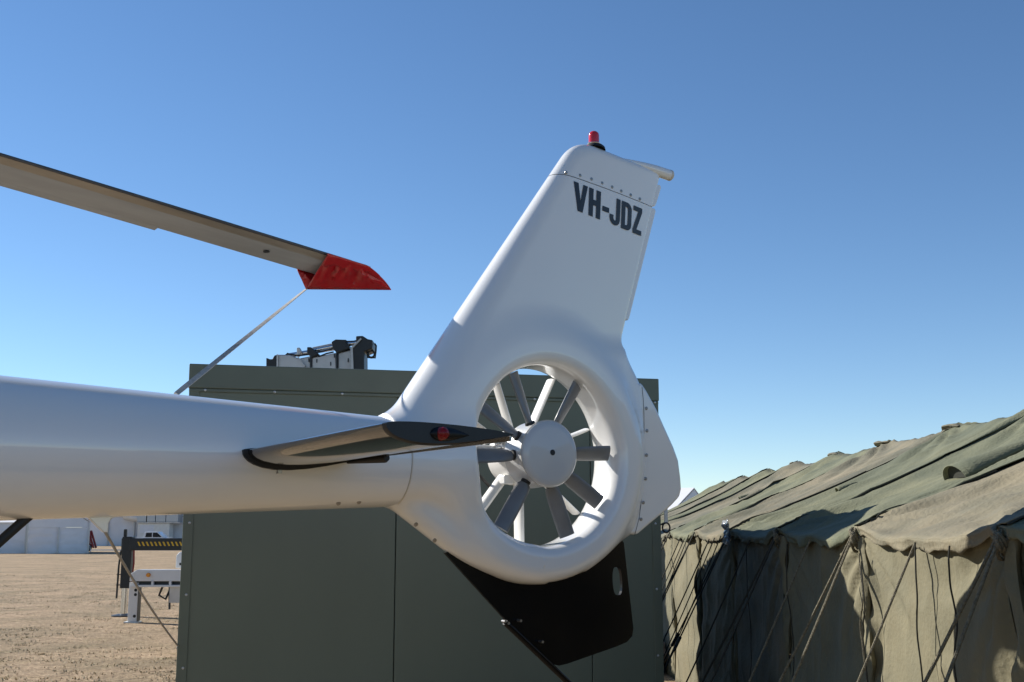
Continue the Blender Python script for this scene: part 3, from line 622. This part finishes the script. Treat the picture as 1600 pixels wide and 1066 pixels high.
for y in (bays[0], bays[-1]):     # end walls
    b = MB(); n = 12; b.add([(XE+.05, y, 0), (2*XR-XE-.05, y, 0), (2*XR-XE-.05, y, ZE-.07), (XR, y, ZR-.09), (XE+.05, y, ZE-.07)], [(0, 1, 2, 3, 4)]); b.build('end_wall', 'wall_c', TN, TO)
for y in bays:                    # ridge and eave poles
    for x, z in ((XE+.10, ZE-.08), (XR, ZR-.10), (2*XR-XE-.10, ZE-.08)):
        b = MB(); b.tube([(x, y, 0), (x, y, z)], .022, 8); b.build('pole', 'cranedark', TN, TO)
def on_roof(y, s): return np.array(roof_pt(y, s, -1, rh(y, s, -1)))
# loose canvas bunched over the ridge at some frames, dark tubes down the seams imitating lap shadow
for y in bays[2:8]:
    b = MB(); rings = []
    for t_ in np.linspace(-1, 1, 11):
        rr = (.022+.014*nz3(y, t_, 3))*math.sqrt(max(.05, 1-t_*t_)); rings.append([(XR-.03+rr*2.6*math.cos(a)*(1+.6*nz3(a, y, t_)), y+.17*t_+.02, ridge_z(y+.17*t_)-.008+rr*.9*math.sin(a)*(1+.7*nz3(a*2, y, t_*3+3))) for a in np.linspace(0, 2*math.pi, 14, endpoint=False)])
    b.loft(rings); b.build('ridge_fold', 'canvas_d', TN, TO, smooth=True)
for i, y in enumerate(bays[1:7]):
    b = MB(); b.tube([on_roof(y-.055+.02*nz3(s*4, y, 1), s)+[0, 0, .012] for s in np.linspace(.0, .35+.5*abs(nz3(y, 3, 3)), 40)], .004, 6); b.build('seam_shade', 'deepshade', TN, TO, smooth=True)
# vent hood on the roof; dark sheet across its mouth imitates interior shade
def hood(y, s, wd, ht, ln, dy=1):
    c = on_roof(y, s); sl = np.array([XR-XE, 0, ZR-ZE]); sl /= np.linalg.norm(sl); nn_ = np.array([-sl[2], 0, sl[0]]); yy = np.array([0, 1., 0])
    rings = []
    for t_ in np.linspace(0, 1, 7):
        k = 1-t_; rings.append([c-sl*(ln*.3)+sl*ln*t_+yy*(wd*math.cos(a)*(k**.7))+nn_*(ht*math.sin(a)*k**.6+.012) for a in np.linspace(0, math.pi, 13)])
    b = MB(); b.loft(rings, closed=False); v_ = b.build('vent_hood', 'canvas_g', TN, TO, smooth=True, solid=.006)
    b = MB(); r0 = [p+sl*.03 for p in rings[0]]; b.add(r0, [tuple(range(13))]); b.build('vent_opening', 'deepshade', v_, TO)
hd = np.array(at_depth(1505, 738, 7.6)); hood(6.75, .50, .17, .09, .6)
hood(9.3, .45, .05, .035, .18); hood(12.5, .45, .10, .025, .35); hood(14.3, .55, .05, .04, .15)
# guy ropes and pegs
def rope(a, c, rr=.0065, m='rope', sag=.02):
    b = MB(); b.tube([np.array(a)*(1-t_)+np.array(c)*t_+np.array([0, 0, -sag*math.sin(math.pi*t_)]) for t_ in np.linspace(0, 1, 14)], rr, 7); return b.build('guy_rope', m, TN, TO, smooth=True)
def peg(x, y):
    b = MB(); b.tube([(x+.03, y, -.05), (x-.05, y, .10)], .012, 6); b.build('tent_peg', 'cranegrey', TN, TO)
for i, y in enumerate(bays):
    for dy, dx in ((-.35, -.92), (.30, -.86)):
        ez = eave_z(y)-.01; c = (XE+dx, y+dy, .05); rope((XE-.06, y+.02*dy, ez), c, .0068 if y < 9 else .006, 'rope' if i in (1, 2) else 'ropedark'); peg(XE+dx, y+dy)
    ym = y+.9
    if i < len(bays)-1:
        c = (XE-.82, ym-.04, .05); rope((XE-.07, ym, eave_z(ym)-.02), c, .006, 'rope' if i < 3 else 'ropedark'); peg(XE-.82, ym-.04)
        if y > 9:
            for q in (.3, .62): rope((XE-.07, y+q, eave_z(y+q)-.02), (XE-.8, y+q-.1, .05), .005, 'ropedark')
    if y > 9:   # rope runners on the frame ropes
        for dy, dx in ((-.35, -.92), (.30, -.86)):
            a_ = np.array([XE-.06, y+.02*dy, eave_z(y)-.01]); c_ = np.array([XE+dx, y+dy, .05]); d_ = (c_-a_)/np.linalg.norm(c_-a_); p_ = a_+(c_-a_)*.55-np.array([0, 0, .02])
            b = MB(); b.tube([p_-d_*.06, p_+d_*.06], .013, 8); b.build('rope_runner', 'rubber', TN, TO)
# knots at the near frame corners
for y in bays[1:4]:
    b = MB(); 
    for k in range(4):
        a0 = k*1.7; b.tube([(XE-.065+.028*math.cos(a+a0), y+.035*math.sin(a*1.3+a0), ZE-.03+.045*math.sin(a+.8*k)-.01*k) for a in np.linspace(0, 5.2, 16)], .008, 7)
    b.build('rope_knot', 'rope', TN, TO, smooth=True)
# loose lacing cords on the wall
for y, top, bot, amp, m_ in ((5.12, 1.56, .10, .026, 'ropedark'), (5.95, 1.50, .15, .035, 'rope'), (5.92, 1.46, .1, .03, 'ropedark'), (4.72, 1.55, 1.0, .006, 'ropedark'), (7.5, 1.53, .3, .02, 'ropedark'), (8.8, 1.5, .3, .03, 'ropedark')):
    b = MB(); b.tube([(XE-.085-.01*math.sin(t_*9), y+amp*(nz3(t_*4, y, 1)+.6*nz3(t_*9, y, 5))*2*(1 if t_ > .03 else 0), top+(bot-top)*t_) for t_ in np.linspace(0, 1, 40)], .0038, 6); b.build('lacing_cord', m_, TN, TO, smooth=True)
# crumpled, laced edge of the wall at the frames
for yb in bays[1:7]:
    b = MB(); rings = []
    for t_ in np.linspace(0, 1, 60):
        z = 1.56*(1-t_)+.02; rr = .024+.022*nz3(t_*9, yb, 3); cy = yb-.03+.05*nz3(t_*5, yb, 8)+.025*nz3(t_*14, yb, 2); rings.append([(XE-.03+.02*nz3(t_*8, yb, 6)+rr*.9*math.cos(a)*(1+.5*nz3(a*1.5, t_*14, yb)), cy+rr*1.5*math.sin(a)*(1+.4*nz3(a, t_*12, 2)), z) for a in np.linspace(0, 2*math.pi, 14, endpoint=False)])
    b.loft(rings); b.build('gathered_edge', 'wall_c', TN, TO, smooth=True)
# scrap of clear plastic caught on the eave
b = MB(); b.grid([[(XE-.10-.05*nz3(a*.9, c*.9, 2), 9.45+.16*a/6+.03*nz3(a, c, 6), 1.70-.20*c/6+.03*nz3(a*1.3, c, 9)) for c in range(7)] for a in range(7)])
ps = b.build('plastic_sheet', 'plastic', None, (XE-.1, 9.53, 1.5), smooth=True, solid=.002); ps.location = (XE-.1, 9.53, 1.5); tag(ps, 'scrap of crumpled clear plastic caught on the tent eave', 'plastic')
# crumpled sheet dumped at the foot of the wall
b = MB(); rings = []
cc = at_ground(1056, 1050, .0); cc[0] = 1.58
for i in range(13):
    th = math.pi*i/12; rings.append([(cc[0]+.24*math.sin(th)*math.cos(a)*(1+.5*nz3(a*1.5, th*2, 1)), cc[1]+.35*math.sin(th)*math.sin(a)*(1+.4*nz3(a*2, th*2, 4)), max(.0, .22+.22*math.cos(th)*(1+.5*nz3(a*2.2, th*3, 7)))) for a in np.linspace(0, 2*math.pi, 24, endpoint=False)])
b.loft(rings); ds_ = b.build('crumpled_sheet', 'tarp', None, (cc[0], cc[1], 0), smooth=True, angle=25); ds_.location = (cc[0], cc[1], 0); tag(ds_, 'heap of crumpled plastic sheeting at the foot of the tent wall', 'sheet')

# ================================================================== CRANE TRUCK behind the container
TX, TY = -3.1, 18.5
TK = empty('crane_truck', (TX, TY, 0)); tag(TK, 'white crane truck with black outrigger and folded grey crane behind the container', 'truck')
TKO = (TX, TY, 0)
def part(name, m, fn, parent=TK, off=TKO, **k): b = MB(); fn(b); return b.build(name, m, parent, off, **k)
part('chassis', 'cranedark', lambda b: (b.box((-3.55, 15.4, .62), (-3.35, 23.4, .9)), b.box((-2.85, 15.4, .62), (-2.65, 23.4, .9)), b.box((-4.2, 17.6, .9), (-2.0, 18.5, 1.1))))
part('deck', 'truckwhite', lambda b: b.box((-4.25, 18.6, 1.0), (-1.95, 23.5, 1.12)), bevel=.01)
part('cab', 'truckwhite', lambda b: b.prism([(-4.25, .75), (-1.95, .75), (-1.95, 1.9), (-2.1, 2.75), (-4.1, 2.75), (-4.25, 1.9)], 15.2, 16.7), bevel=.05)
part('windscreen', 'glass', lambda b: b.prism([(-4.05, 1.75), (-2.15, 1.75), (-2.25, 2.55), (-3.95, 2.55)], 15.17, 15.199))
for x in (-4.05, -2.15):
    for y in (16.0, 20.6, 21.9):
        wl = part('wheel', 'tyre', lambda b: b.lathe([(.2, -.14), (.46, -.14), (.5, -.1), (.5, .1), (.46, .14), (.2, .14)], (x, y, .5), (1, 0, 0), 28), smooth=True)
        b = MB(); b.lathe([(0, -.1), (.22, -.09), (.27, -.145), (.27, .145), (.22, .09), (0, .1)], (x, y, .5), (1, 0, 0), 24); b.build('rim', 'truckwhite', wl, TKO, smooth=True)
# white rear stabiliser beam with leg
g0 = at_ground(208, 973); lx, ly = g0[0], g0[1]; z1 = 1.30
def zpx(v, Y): return at_depth(200, v, Y)[2]
zt1, zt0 = zpx(890, ly), zpx(908, ly)
part('stabilizer_housing', 'truckwhite', lambda b: b.prism([(lx-.06, zt0), (lx-.06, zt1-.08), (lx+.06, zt1), (-4.2, zt1), (-4.2, zt0)], ly-.14, ly+.14), bevel=.012)
part('lower_rail', 'truckwhite', lambda b: (b.box((lx-.03, ly-.17, zpx(917, ly)), (-4.2, ly+.17, zpx(913.5, ly)))), bevel=.008)
for k in range(4): part('rail_post', 'truckwhite', lambda b: b.box((lx+.02+k*.32, ly-.16, zpx(913.5, ly)), (lx+.06+k*.32, ly-.10, zt0)))
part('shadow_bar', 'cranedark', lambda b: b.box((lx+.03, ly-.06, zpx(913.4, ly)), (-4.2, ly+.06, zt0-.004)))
part('amber_lamp', 'amber', lambda b: b.lathe([(.0, .05), (.035, .045), (.04, 0)], (lx+.28, ly-.141, zpx(898, ly)), (0, -1, 0), 12), smooth=True)
leg = part('leg', 'truckwhite', lambda b: b.box((lx-.08, ly-.09, .02), (lx+.09, ly+.09, zt0-.02)), bevel=.012)
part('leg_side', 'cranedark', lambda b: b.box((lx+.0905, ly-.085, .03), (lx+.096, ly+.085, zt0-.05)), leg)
for zz in (.12, .50, .58, .66): part('pin_hole', 'rubber', lambda b: b.lathe([(0, .002), (.028, .002), (.028, -.004)], (lx+.045, ly-.091, zz), (0, -1, 0), 12), leg)
part('foot_plate', 'truckwhite', lambda b: b.box((lx-.14, ly-.12, 0), (lx+.12, ly+.12, .022)), leg)
# black crane outrigger: long beam, leg cylinder, hoses
g1 = at_ground(189, 963); ox, oy = g1[0], g1[1]; bz1, bz0 = zpx(841, oy), zpx(860, oy)
part('outrigger_beam', 'cranedark', lambda b: b.box((ox+.12, oy-.12, bz0), (-4.2, oy+.12, bz1)), bevel=.012)
for k in range(16):
    xx = ox+.28+k*.082
    part('hazard_stripe', 'yellow', lambda b: b.add([(xx, oy-.1225, bz1-.07), (xx+.035, oy-.1225, bz1-.07), (xx+.075, oy-.1225, bz1-.15), (xx+.04, oy-.1225, bz1-.15)], [(0, 1, 2, 3)]))
for k in range(3): part('hazard_stripe', 'yellow', lambda b: b.add([(ox+1.62+.09*k, oy-.1225, bz0+.03), (ox+1.66+.09*k, oy-.1225, bz0+.03), (ox+1.74+.09*k, oy-.1225, bz1-.05), (ox+1.70+.09*k, oy-.1225, bz1-.05)], [(0, 1, 2, 3)]))
zl = zpx(919, oy)
ol = part('outrigger_leg', 'cranedark', lambda b: (b.box((ox-.02, oy-.11, zl), (ox+.17, oy+.11, bz1+.03)), b.box((ox-.05, oy-.07, bz0-.02), (ox-.021, oy+.07, bz1)), b.box((ox-.03, oy-.03, bz1+.03), (ox+.03, oy+.03, zpx(827, oy)))), bevel=.012)
part('piston', 'chrome', lambda b: b.tube([(ox+.045, oy, .03), (ox+.045, oy, zl)], .062, 16), ol, smooth=True)
part('foot_plate', 'cranedark', lambda b: b.lathe([(0, .05), (.12, .045), (.24, .02), (.24, 0)], (ox+.06, oy, 0), (0, 0, 1), 20), ol)
part('hose_guide', 'cranedark', lambda b: b.tube([(ox-.10, oy-.02, zpx(935, oy)), (ox-.09, oy-.02, bz0-.3), (ox-.06, oy-.02, bz0)], .02, 8), ol)
for k in range(2): part('hose_bracket', 'cranedark', lambda b: b.box((ox-.12, oy-.03, zl+.05+k*.2), (ox-.02, oy+.01, zl+.07+k*.2)), ol)
for k in range(2): part('hose', 'redmachine', lambda b: b.tube([(ox+.19+.02*k, oy-.05, bz0), (ox+.21+.015*k, oy-.06, bz0-.25), (ox+.185, oy-.05, zl+.1)], .008, 6), ol, smooth=True)
px_ = at_depth(269, 890, ly)[0]
cpn = part('control_panel', 'truckwhite', lambda b: b.prism([(px_, zpx(889, ly)), (px_, zpx(869, ly)), (px_+.06, zpx(863, ly)), (px_+1.0, zpx(860, ly)), (px_+1.0, zpx(889, ly))], ly+.2, ly+.5), bevel=.02)
part('panel_slot', 'rubber', lambda b: b.box((px_+.07, ly+.195, zpx(884, ly)), (px_+.3, ly+.1995, zpx(880, ly))), cpn)
part('coupling_hoses', 'cranedark', lambda b: (b.tube([(px_-.16, ly, zt0-.1), (px_-.2, ly-.05, zt0-.25), (px_-.08, ly-.05, zt0-.32), (px_-.02, ly, zt0-.15)], .022, 8), b.tube([(px_-.03, ly, zt0-.1), (px_+.0, ly-.05, zt0-.5)], .02, 8), b.tube([(px_+.1, ly, zt0-.1), (px_+.2, ly-.05, zt0-.4), (px_+.4, ly, zt0-.45)], .02, 8)), smooth=True)
part('tool_box', 'cranegrey', lambda b: b.box((px_+.0, ly-.1, zt0-.38), (px_+1.2, ly+.2, zt0-.1)))
# folded crane: pillar + boom seen above the container
YC = 16.6
def c3(u, v, dy=0): return at_depth(u, v, YC+dy)
def cpoly(pts): return [(p[0], p[2]) for p in (c3(u, v) for u, v in pts)]
def Z(x, y): return (420+x*180/1600, 520+y*60/533)
part('crane_pillar', 'cranedark', lambda b: b.box((-3.3, YC-.3, .9), (-2.7, YC+.3, c3(0, 590)[2])))
part('boom_section', 'cranegrey', lambda b: b.prism(cpoly([Z(*p) for p in ((130, 345), (165, 335), (330, 335), (450, 385), (540, 480), (560, 640), (110, 640), (105, 420))]), YC-.22, YC+.16), bevel=.015)
part('boom_section', 'cranegrey', lambda b: b.prism(cpoly([Z(*p) for p in ((440, 385), (610, 350), (625, 640), (540, 640))]), YC-.18, YC+.14), bevel=.015)
part('boom_section', 'cranegrey', lambda b: b.prism(cpoly([Z(*p) for p in ((628, 375), (960, 305), (975, 640), (628, 640))]), YC-.2, YC+.16), bevel=.015)
part('boom_section', 'cranegrey', lambda b: b.prism(cpoly([Z(*p) for p in ((985, 308), (1170, 262), (1185, 640), (985, 640))]), YC-.18, YC+.14), bevel=.015)
for pts in (((570, 235), (625, 235), (700, 300), (730, 330), (635, 380), (628, 640), (608, 640), (608, 345), (570, 330)), ((905, 165), (960, 130), (1110, 135), (1100, 170), (1140, 200), (1150, 250), (985, 312), (985, 640), (968, 640), (965, 300), (925, 260)), ((1240, 85), (1330, 80), (1400, 125), (1470, 140), (1462, 255), (1352, 300), (1355, 640), (1190, 640), (1190, 255), (1240, 200)), ((10, 380), (60, 400), (95, 400), (120, 350), (165, 338), (165, 640), (10, 640))):
    part('boom_clamp', 'cranedark', lambda b: b.prism(cpoly([Z(*p) for p in pts]), YC-.24, YC+.18), bevel=.012)
part('edge_plate', 'cranegrey', lambda b: b.prism(cpoly([Z(*p) for p in ((1170, 250), (1310, 115), (1322, 130), (1200, 255), (1215, 640), (1180, 640))]), YC-.27, YC-.242))
part('edge_plate', 'cranegrey', lambda b: b.prism(cpoly([Z(*p) for p in ((160, 340), (178, 340), (178, 640), (160, 640))]), YC-.27, YC-.242))
part('edge_plate', 'cranegrey', lambda b: b.prism(cpoly([Z(*p) for p in ((440, 372), (455, 370), (550, 500), (540, 510))]), YC-.27, YC-.242))
for (a, c, rr) in (((610, 250), (910, 190), .032), ((610, 220), (905, 160), .02), ((620, 270), (920, 222), .026), ((1080, 160), (1235, 140), .035), ((260, 320), (570, 270), .035), ((900, 130), (1010, 135), .012), ((905, 170), (905, 130), .012)):
    part('cylinder_rod', 'chrome' if rr > .03 else 'cranegrey', lambda b: b.tube([c3(*Z(*a), -.05), c3(*Z(*c), -.05)], rr, 10), smooth=True)
part('pipe_bracket', 'cranegrey', lambda b: (b.prism(cpoly([Z(*p) for p in ((420, 240), (460, 232), (490, 300), (440, 360), (425, 330))]), YC-.2, YC-.1)), bevel=.01)
for h_, (pts, rr) in enumerate(((((180, 330), (300, 300), (420, 318), (560, 300)), .012), (((640, 240), (720, 262), (860, 232), (930, 180)), .010), (((640, 300), (700, 330), (800, 290), (900, 268)), .012), (((1000, 170), (1080, 120), (1180, 118), (1250, 100)), .010), (((230, 325), (262, 292), (300, 310)), .018))):
    part('hydraulic_hose', 'rubber', lambda b: b.tube([c3(*Z(*p), -.2) for p in pts], rr, 7), smooth=True)
for x_, y_ in ((700, 420), (940, 350), (1130, 410), (590, 410), (890, 460)):
    part('bolt_plate', 'cranedark', lambda b: b.prism(cpoly([Z(x_-6, y_-25), Z(x_+6, y_-25), Z(x_+6, y_+25), Z(x_-6, y_+25)]), YC-.215, YC-.19))
fr_ = part('lamp_frame', 'cranedark', lambda b: (b.tube([c3(*Z(*p), -.1) for p in ((1350, 95), (1390, 120))], .012, 6), b.tube([c3(*Z(*p), -.1) for p in ((1470, 150), (1492, 180), (1488, 255), (1478, 350), (1375, 345), (1365, 260))], .013, 6)))
part('lamp_plate', 'cranedark', lambda b: b.loft([[c3(*Z(1424+45*math.cos(a)*k, 297+50*math.sin(a)*k), -.1) for a in np.linspace(0, 2*math.pi, 20, endpoint=False)] for k in (.68, 1.25)], cap=False), fr_, solid=.02)

# ================================================================== BACKGROUND
def marquee(x0, x1, y0, y1, eave, ridge, axis, label, name='marquee', wallm='marquee_w', bays_=3, rot=0):
    cx, cy = (x0+x1)/2, (y0+y1)/2; e = empty(name, (cx, cy, 0), rot); tag(e, label, 'marquee'); of = (cx, cy, 0)
    if axis == 'y':
        prof = [(x0, eave), (cx, ridge), (x1, eave)]
        b = MB(); b.add([(x0-.12, y0-.1, eave-.03), (cx, y0-.1, ridge), (cx, y1, ridge), (x0-.12, y1, eave-.03)], [(0, 1, 2, 3)]); b.build('roof', 'marquee', e, of, solid=.05)
        b = MB(); b.add([(x1+.12, y0-.1, eave-.03), (cx, y0-.1, ridge), (cx, y1, ridge), (x1+.12, y1, eave-.03)], [(0, 1, 2, 3)]); b.build('roof', 'marquee', e, of, solid=.05)
        b = MB(); b.add([(x0, y0, 2.05), (x1, y0, 2.05), (x1, y0, eave-.06), (cx, y0, ridge-.08), (x0, y0, eave-.06)], [(0, 1, 2, 3, 4)]); b.build('gable', wallm, e, of)
    else:
        for ya, yb in ((y0, cy), (y1, cy)):
            b = MB(); b.add([(x0, ya+(-.12 if ya == y0 else .12), eave-.03), (x1, ya+(-.12 if ya == y0 else .12), eave-.03), (x1, cy, ridge), (x0, cy, ridge)], [(0, 1, 2, 3)]); b.build('roof', 'marquee', e, of, solid=.05)
        for xx in (x0, x1):
            b = MB(); b.add([(xx, y0, 0), (xx, y1, 0), (xx, y1, eave-.06), (xx, cy, ridge-.08), (xx, y0, eave-.06)], [(0, 1, 2, 3, 4)]); b.build('gable', wallm, e, of)
    top_ = 2.04 if axis == 'y' else eave-.06
    for k in range(bays_):
        xa, xb = x0+(x1-x0)*k/bays_, x0+(x1-x0)*(k+1)/bays_
        P_ = [[(xa+(xb-xa)*i/12+0, y0-.01+.05*nz3(i*.5, j*1.2, k)+.03*math.sin(j*2.2+.2*(i-6)**2*.3), top_*j/10) for j in range(11)] for i in range(13)]
        b = MB(); b.grid(P_); b.build('wall_panel', wallm, e, of, smooth=True, angle=0)
    if axis == 'y':
        for xx in (x0, x1):
            b = MB(); b.add([(xx, y0, 0), (xx, y1, 0), (xx, y1, eave-.04), (xx, y0, eave-.04)], [(0, 1, 2, 3)]); b.build('side_wall', wallm, e, of)
    for k in range(bays_+1):
        xx = x0+(x1-x0)*k/bays_; b = MB(); b.box((xx-.05, y0-.12, 0), (xx+.05, y0-.04, eave if k in (0, bays_) else 2.06)); b.build('post', 'alu', e, of)
    return e
DM = 92.
def bx_at(u, Y): return (u-800)/FPX*Y*1.0
sc = DM/(ray(0, 850)[1])/FPX
def xat(u, Y): return ray(u, 850)[0]/ray(u, 850)[1]*Y
marquee(xat(43, DM)-1.6, xat(130, DM)-1.45, DM, DM+9, 2.5, 3.9, 'y', 'white gable-fronted marquee with its gable wall to the field', bays_=2, rot=math.radians(21))
marquee(xat(-190, DM), xat(43, DM)-.5, DM+.9, DM+9, 2.45, 4.3, 'x', 'white long-sided marquee joined to the gable-fronted one', bays_=4)
YB = 146.
# large white hall with ducts
HX0, HX1 = xat(128, YB), xat(330, YB)
HL = empty('exhibition_hall', ((HX0+HX1)/2, YB+8, 0)); tag(HL, 'large white fabric hall with round air ducts and plant units', 'hall'); HO = ((HX0+HX1)/2, YB+8, 0)
def hpart(name, m, fn, **k): b = MB(); fn(b); return b.build(name, m, HL, HO, **k)
nb = 5
for k in range(nb):
    xa, xb = HX0+(HX1-HX0)*k/nb, HX0+(HX1-HX0)*(k+1)/nb
    b = MB(); b.grid([[(xa+(xb-xa)*i/10, YB+.12*nz3(i*.6, j*.9, k+3), 3.6*j/8) for j in range(9)] for i in range(11)]); b.build('wall_panel', 'marquee_w', HL, HO, smooth=True)
    b = MB(); b.add([(xa, YB+.1, 3.65), (xb, YB+.1, 3.65), (xb, YB+.1, 6.0), (xa, YB+.1, 6.0)], [(0, 1, 2, 3)]); b.build('wall_panel', 'marquee_w', HL, HO)
    hpart('post', 'alu', lambda b: b.box((xa-.07, YB-.2, 0), (xa+.07, YB-.06, 6)))
hpart('wall_rail', 'alu', lambda b: b.box((HX0, YB-.06, 3.58), (HX1, YB+.04, 3.68)))
hpart('roof', 'marquee', lambda b: b.prism([(HX0-.2, 6.0), (HX1+.2, 6.0), (HX1+.2, 6.2), ((HX0+HX1)/2, 8.5), (HX0-.2, 6.2)], YB-.2, YB+16))
hpart('side_wall', 'marquee_w', lambda b: (b.box((HX0, YB+.15, 0), (HX0+.1, YB+16, 6)), b.box((HX1-.1, YB+.15, 0), (HX1, YB+16, 6)), b.box((HX0+.1, YB+15.9, 0), (HX1-.1, YB+16, 6))))
def hz(v): return at_depth(220, v, YB)[2]
hpart('air_duct', 'truckwhite', lambda b: b.tube([(xat(195, YB), YB-.1, hz(806)), (xat(200, YB), YB-1.2, hz(806)), (xat(222, YB), YB-1.3, hz(810))], .52, 18), smooth=True)
hpart('wall_vent', 'cranegrey', lambda b: b.box((xat(196, YB), YB-.16, hz(811)), (xat(206, YB), YB-.05, hz(803))))
for a, c in ((222, 236), (237, 250), (250.5, 266), (266.5, 285)): hpart('plant_unit', 'alu', lambda b: b.box((xat(a, YB), YB-2.4, hz(816)), (xat(c, YB)-.03, YB-.5, hz(800))), bevel=.04)
hpart('plant_platform', 'cranegrey', lambda b: b.box((xat(221, YB), YB-2.5, hz(818)), (xat(288, YB), YB-.4, hz(816.2))))
cab_ = hpart('plant_cabinet', 'truckwhite', lambda b: b.box((xat(223, YB), YB-2.3, 0), (xat(272, YB), YB-.6, hz(818.2))), bevel=.03)
b = MB(); b.box((xat(227, YB), YB-2.33, hz(833)), (xat(248, YB), YB-2.305, hz(821))); b.build('grille', 'marquee_w', cab_, HO)
# white pickup
UY = 128.; ux0 = xat(206, UY); UL = 5.1
UT = empty('pickup', (ux0+UL/2, UY, 0)); tag(UT, 'white twin-cab pickup parked before the exhibition hall', 'pickup'); UO = (ux0+UL/2, UY, 0)
def upart(name, m, fn, parent=UT, **k): b = MB(); fn(b); return b.build(name, m, parent, UO, **k)
prof = [(0, .5), (0, 1.05), (1.45, 1.08), (1.62, 1.72), (1.95, 1.78), (3.0, 1.76), (3.75, 1.12), (4.85, 1.0), (5.1, .8), (5.1, .42), (4.6, .36), (.4, .36)]
upart('body', 'carwhite', lambda b: b.prism([(ux0+x, z) for x, z in prof], UY-.88, UY+.88), bevel=.06)
for pts in (((1.70, 1.15), (1.80, 1.62), (2.42, 1.64), (2.42, 1.15)), ((2.52, 1.15), (2.52, 1.64), (2.98, 1.64), (3.5, 1.16))): upart('side_window', 'glass', lambda b: b.prism([(ux0+x, z) for x, z in pts], UY-.895, UY-.882))
upart('rear_window', 'glass', lambda b: b.add([(ux0+1.47, UY-.65, 1.2), (ux0+1.47, UY+.65, 1.2), (ux0+1.58, UY+.6, 1.66), (ux0+1.58, UY-.6, 1.66)], [(0, 1, 2, 3)]))
upart('tail_lamp', 'redlens', lambda b: b.box((ux0-.015, UY-.9, .78), (ux0+.14, UY-.8, 1.02)))
for x in (.95, 4.1):
    for s_ in (-1, 1):
        wl = upart('wheel', 'tyre', lambda b: b.lathe([(.2, -.1), (.36, -.1), (.37, 0), (.36, .1), (.2, .1)], (ux0+x, UY+s_*.82, .37), (0, s_, 0), 20), smooth=True)
        upart('rim', 'alu', lambda b: b.lathe([(0, .11), (.2, .105), (.21, .08)], (ux0+x, UY+s_*.82, .37), (0, s_, 0), 16), wl)
# red towable machine beside the marquee
RY = 99.; rx = xat(131, RY)
RM = empty('red_machine', (rx+.4, RY, 0)); tag(RM, 'small red wheeled machine with raking struts beside the gable-fronted marquee', 'machine'); RO = (rx+.4, RY, 0)
def rpart(name, m, fn, **k): b = MB(); fn(b); return b.build(name, m, RM, RO, **k)
rpart('body', 'redmachine', lambda b: b.prism([(rx-.3, .75), (rx-.3, 1.7), (rx+.05, 1.95), (rx+.45, 1.75), (rx+.55, .75)], RY-.5, RY+.5), bevel=.05)
rpart('stripe', 'yellow', lambda b: b.box((rx-.28, RY-.515, 1.15), (rx+.5, RY-.502, 1.25)))
rpart('strut', 'redmachine', lambda b: b.tube([(rx+.45, RY-.3, 1.8), (rx+.95, RY-.3, .35)], .09, 8)); rpart('strut', 'redmachine', lambda b: b.tube([(rx+.45, RY+.3, 1.8), (rx+.95, RY+.3, .35)], .09, 8))
rpart('cross_bar', 'redmachine', lambda b: b.tube([(rx+.4, RY-.3, .62), (rx+.95, RY-.3, .62)], .06, 8))
rpart('mast', 'redmachine', lambda b: (b.tube([(rx+.1, RY, 1.9), (rx+.22, RY, 2.7)], .07, 8), b.tube([(rx+.35, RY, 1.8), (rx+.3, RY, 2.75)], .05, 8), b.tube([(rx+.1, RY, 2.2), (rx+.34, RY, 2.5)], .04, 6)))
for s_ in (-1, 1): rpart('wheel', 'tyre', lambda b: b.lathe([(.0, -.1), (.4, -.1), (.42, 0), (.4, .1), (0, .1)], (rx+.1, RY+s_*.5, .42), (0, 1, 0), 20))
rpart('jack_leg', 'alu', lambda b: b.tube([(rx+.75, RY-.35, 0), (rx+.62, RY-.35, .6)], .04, 8))
# white marquee roof beyond the army tent
WY = 62.
marquee(xat(925, WY), xat(1116, WY), WY, WY+12, at_depth(1080, 806, WY)[2], at_depth(1080, 764, WY+6)[2], 'x', 'white pitched marquee roof beyond the far end of the army tent', bays_=3, rot=math.radians(-22))
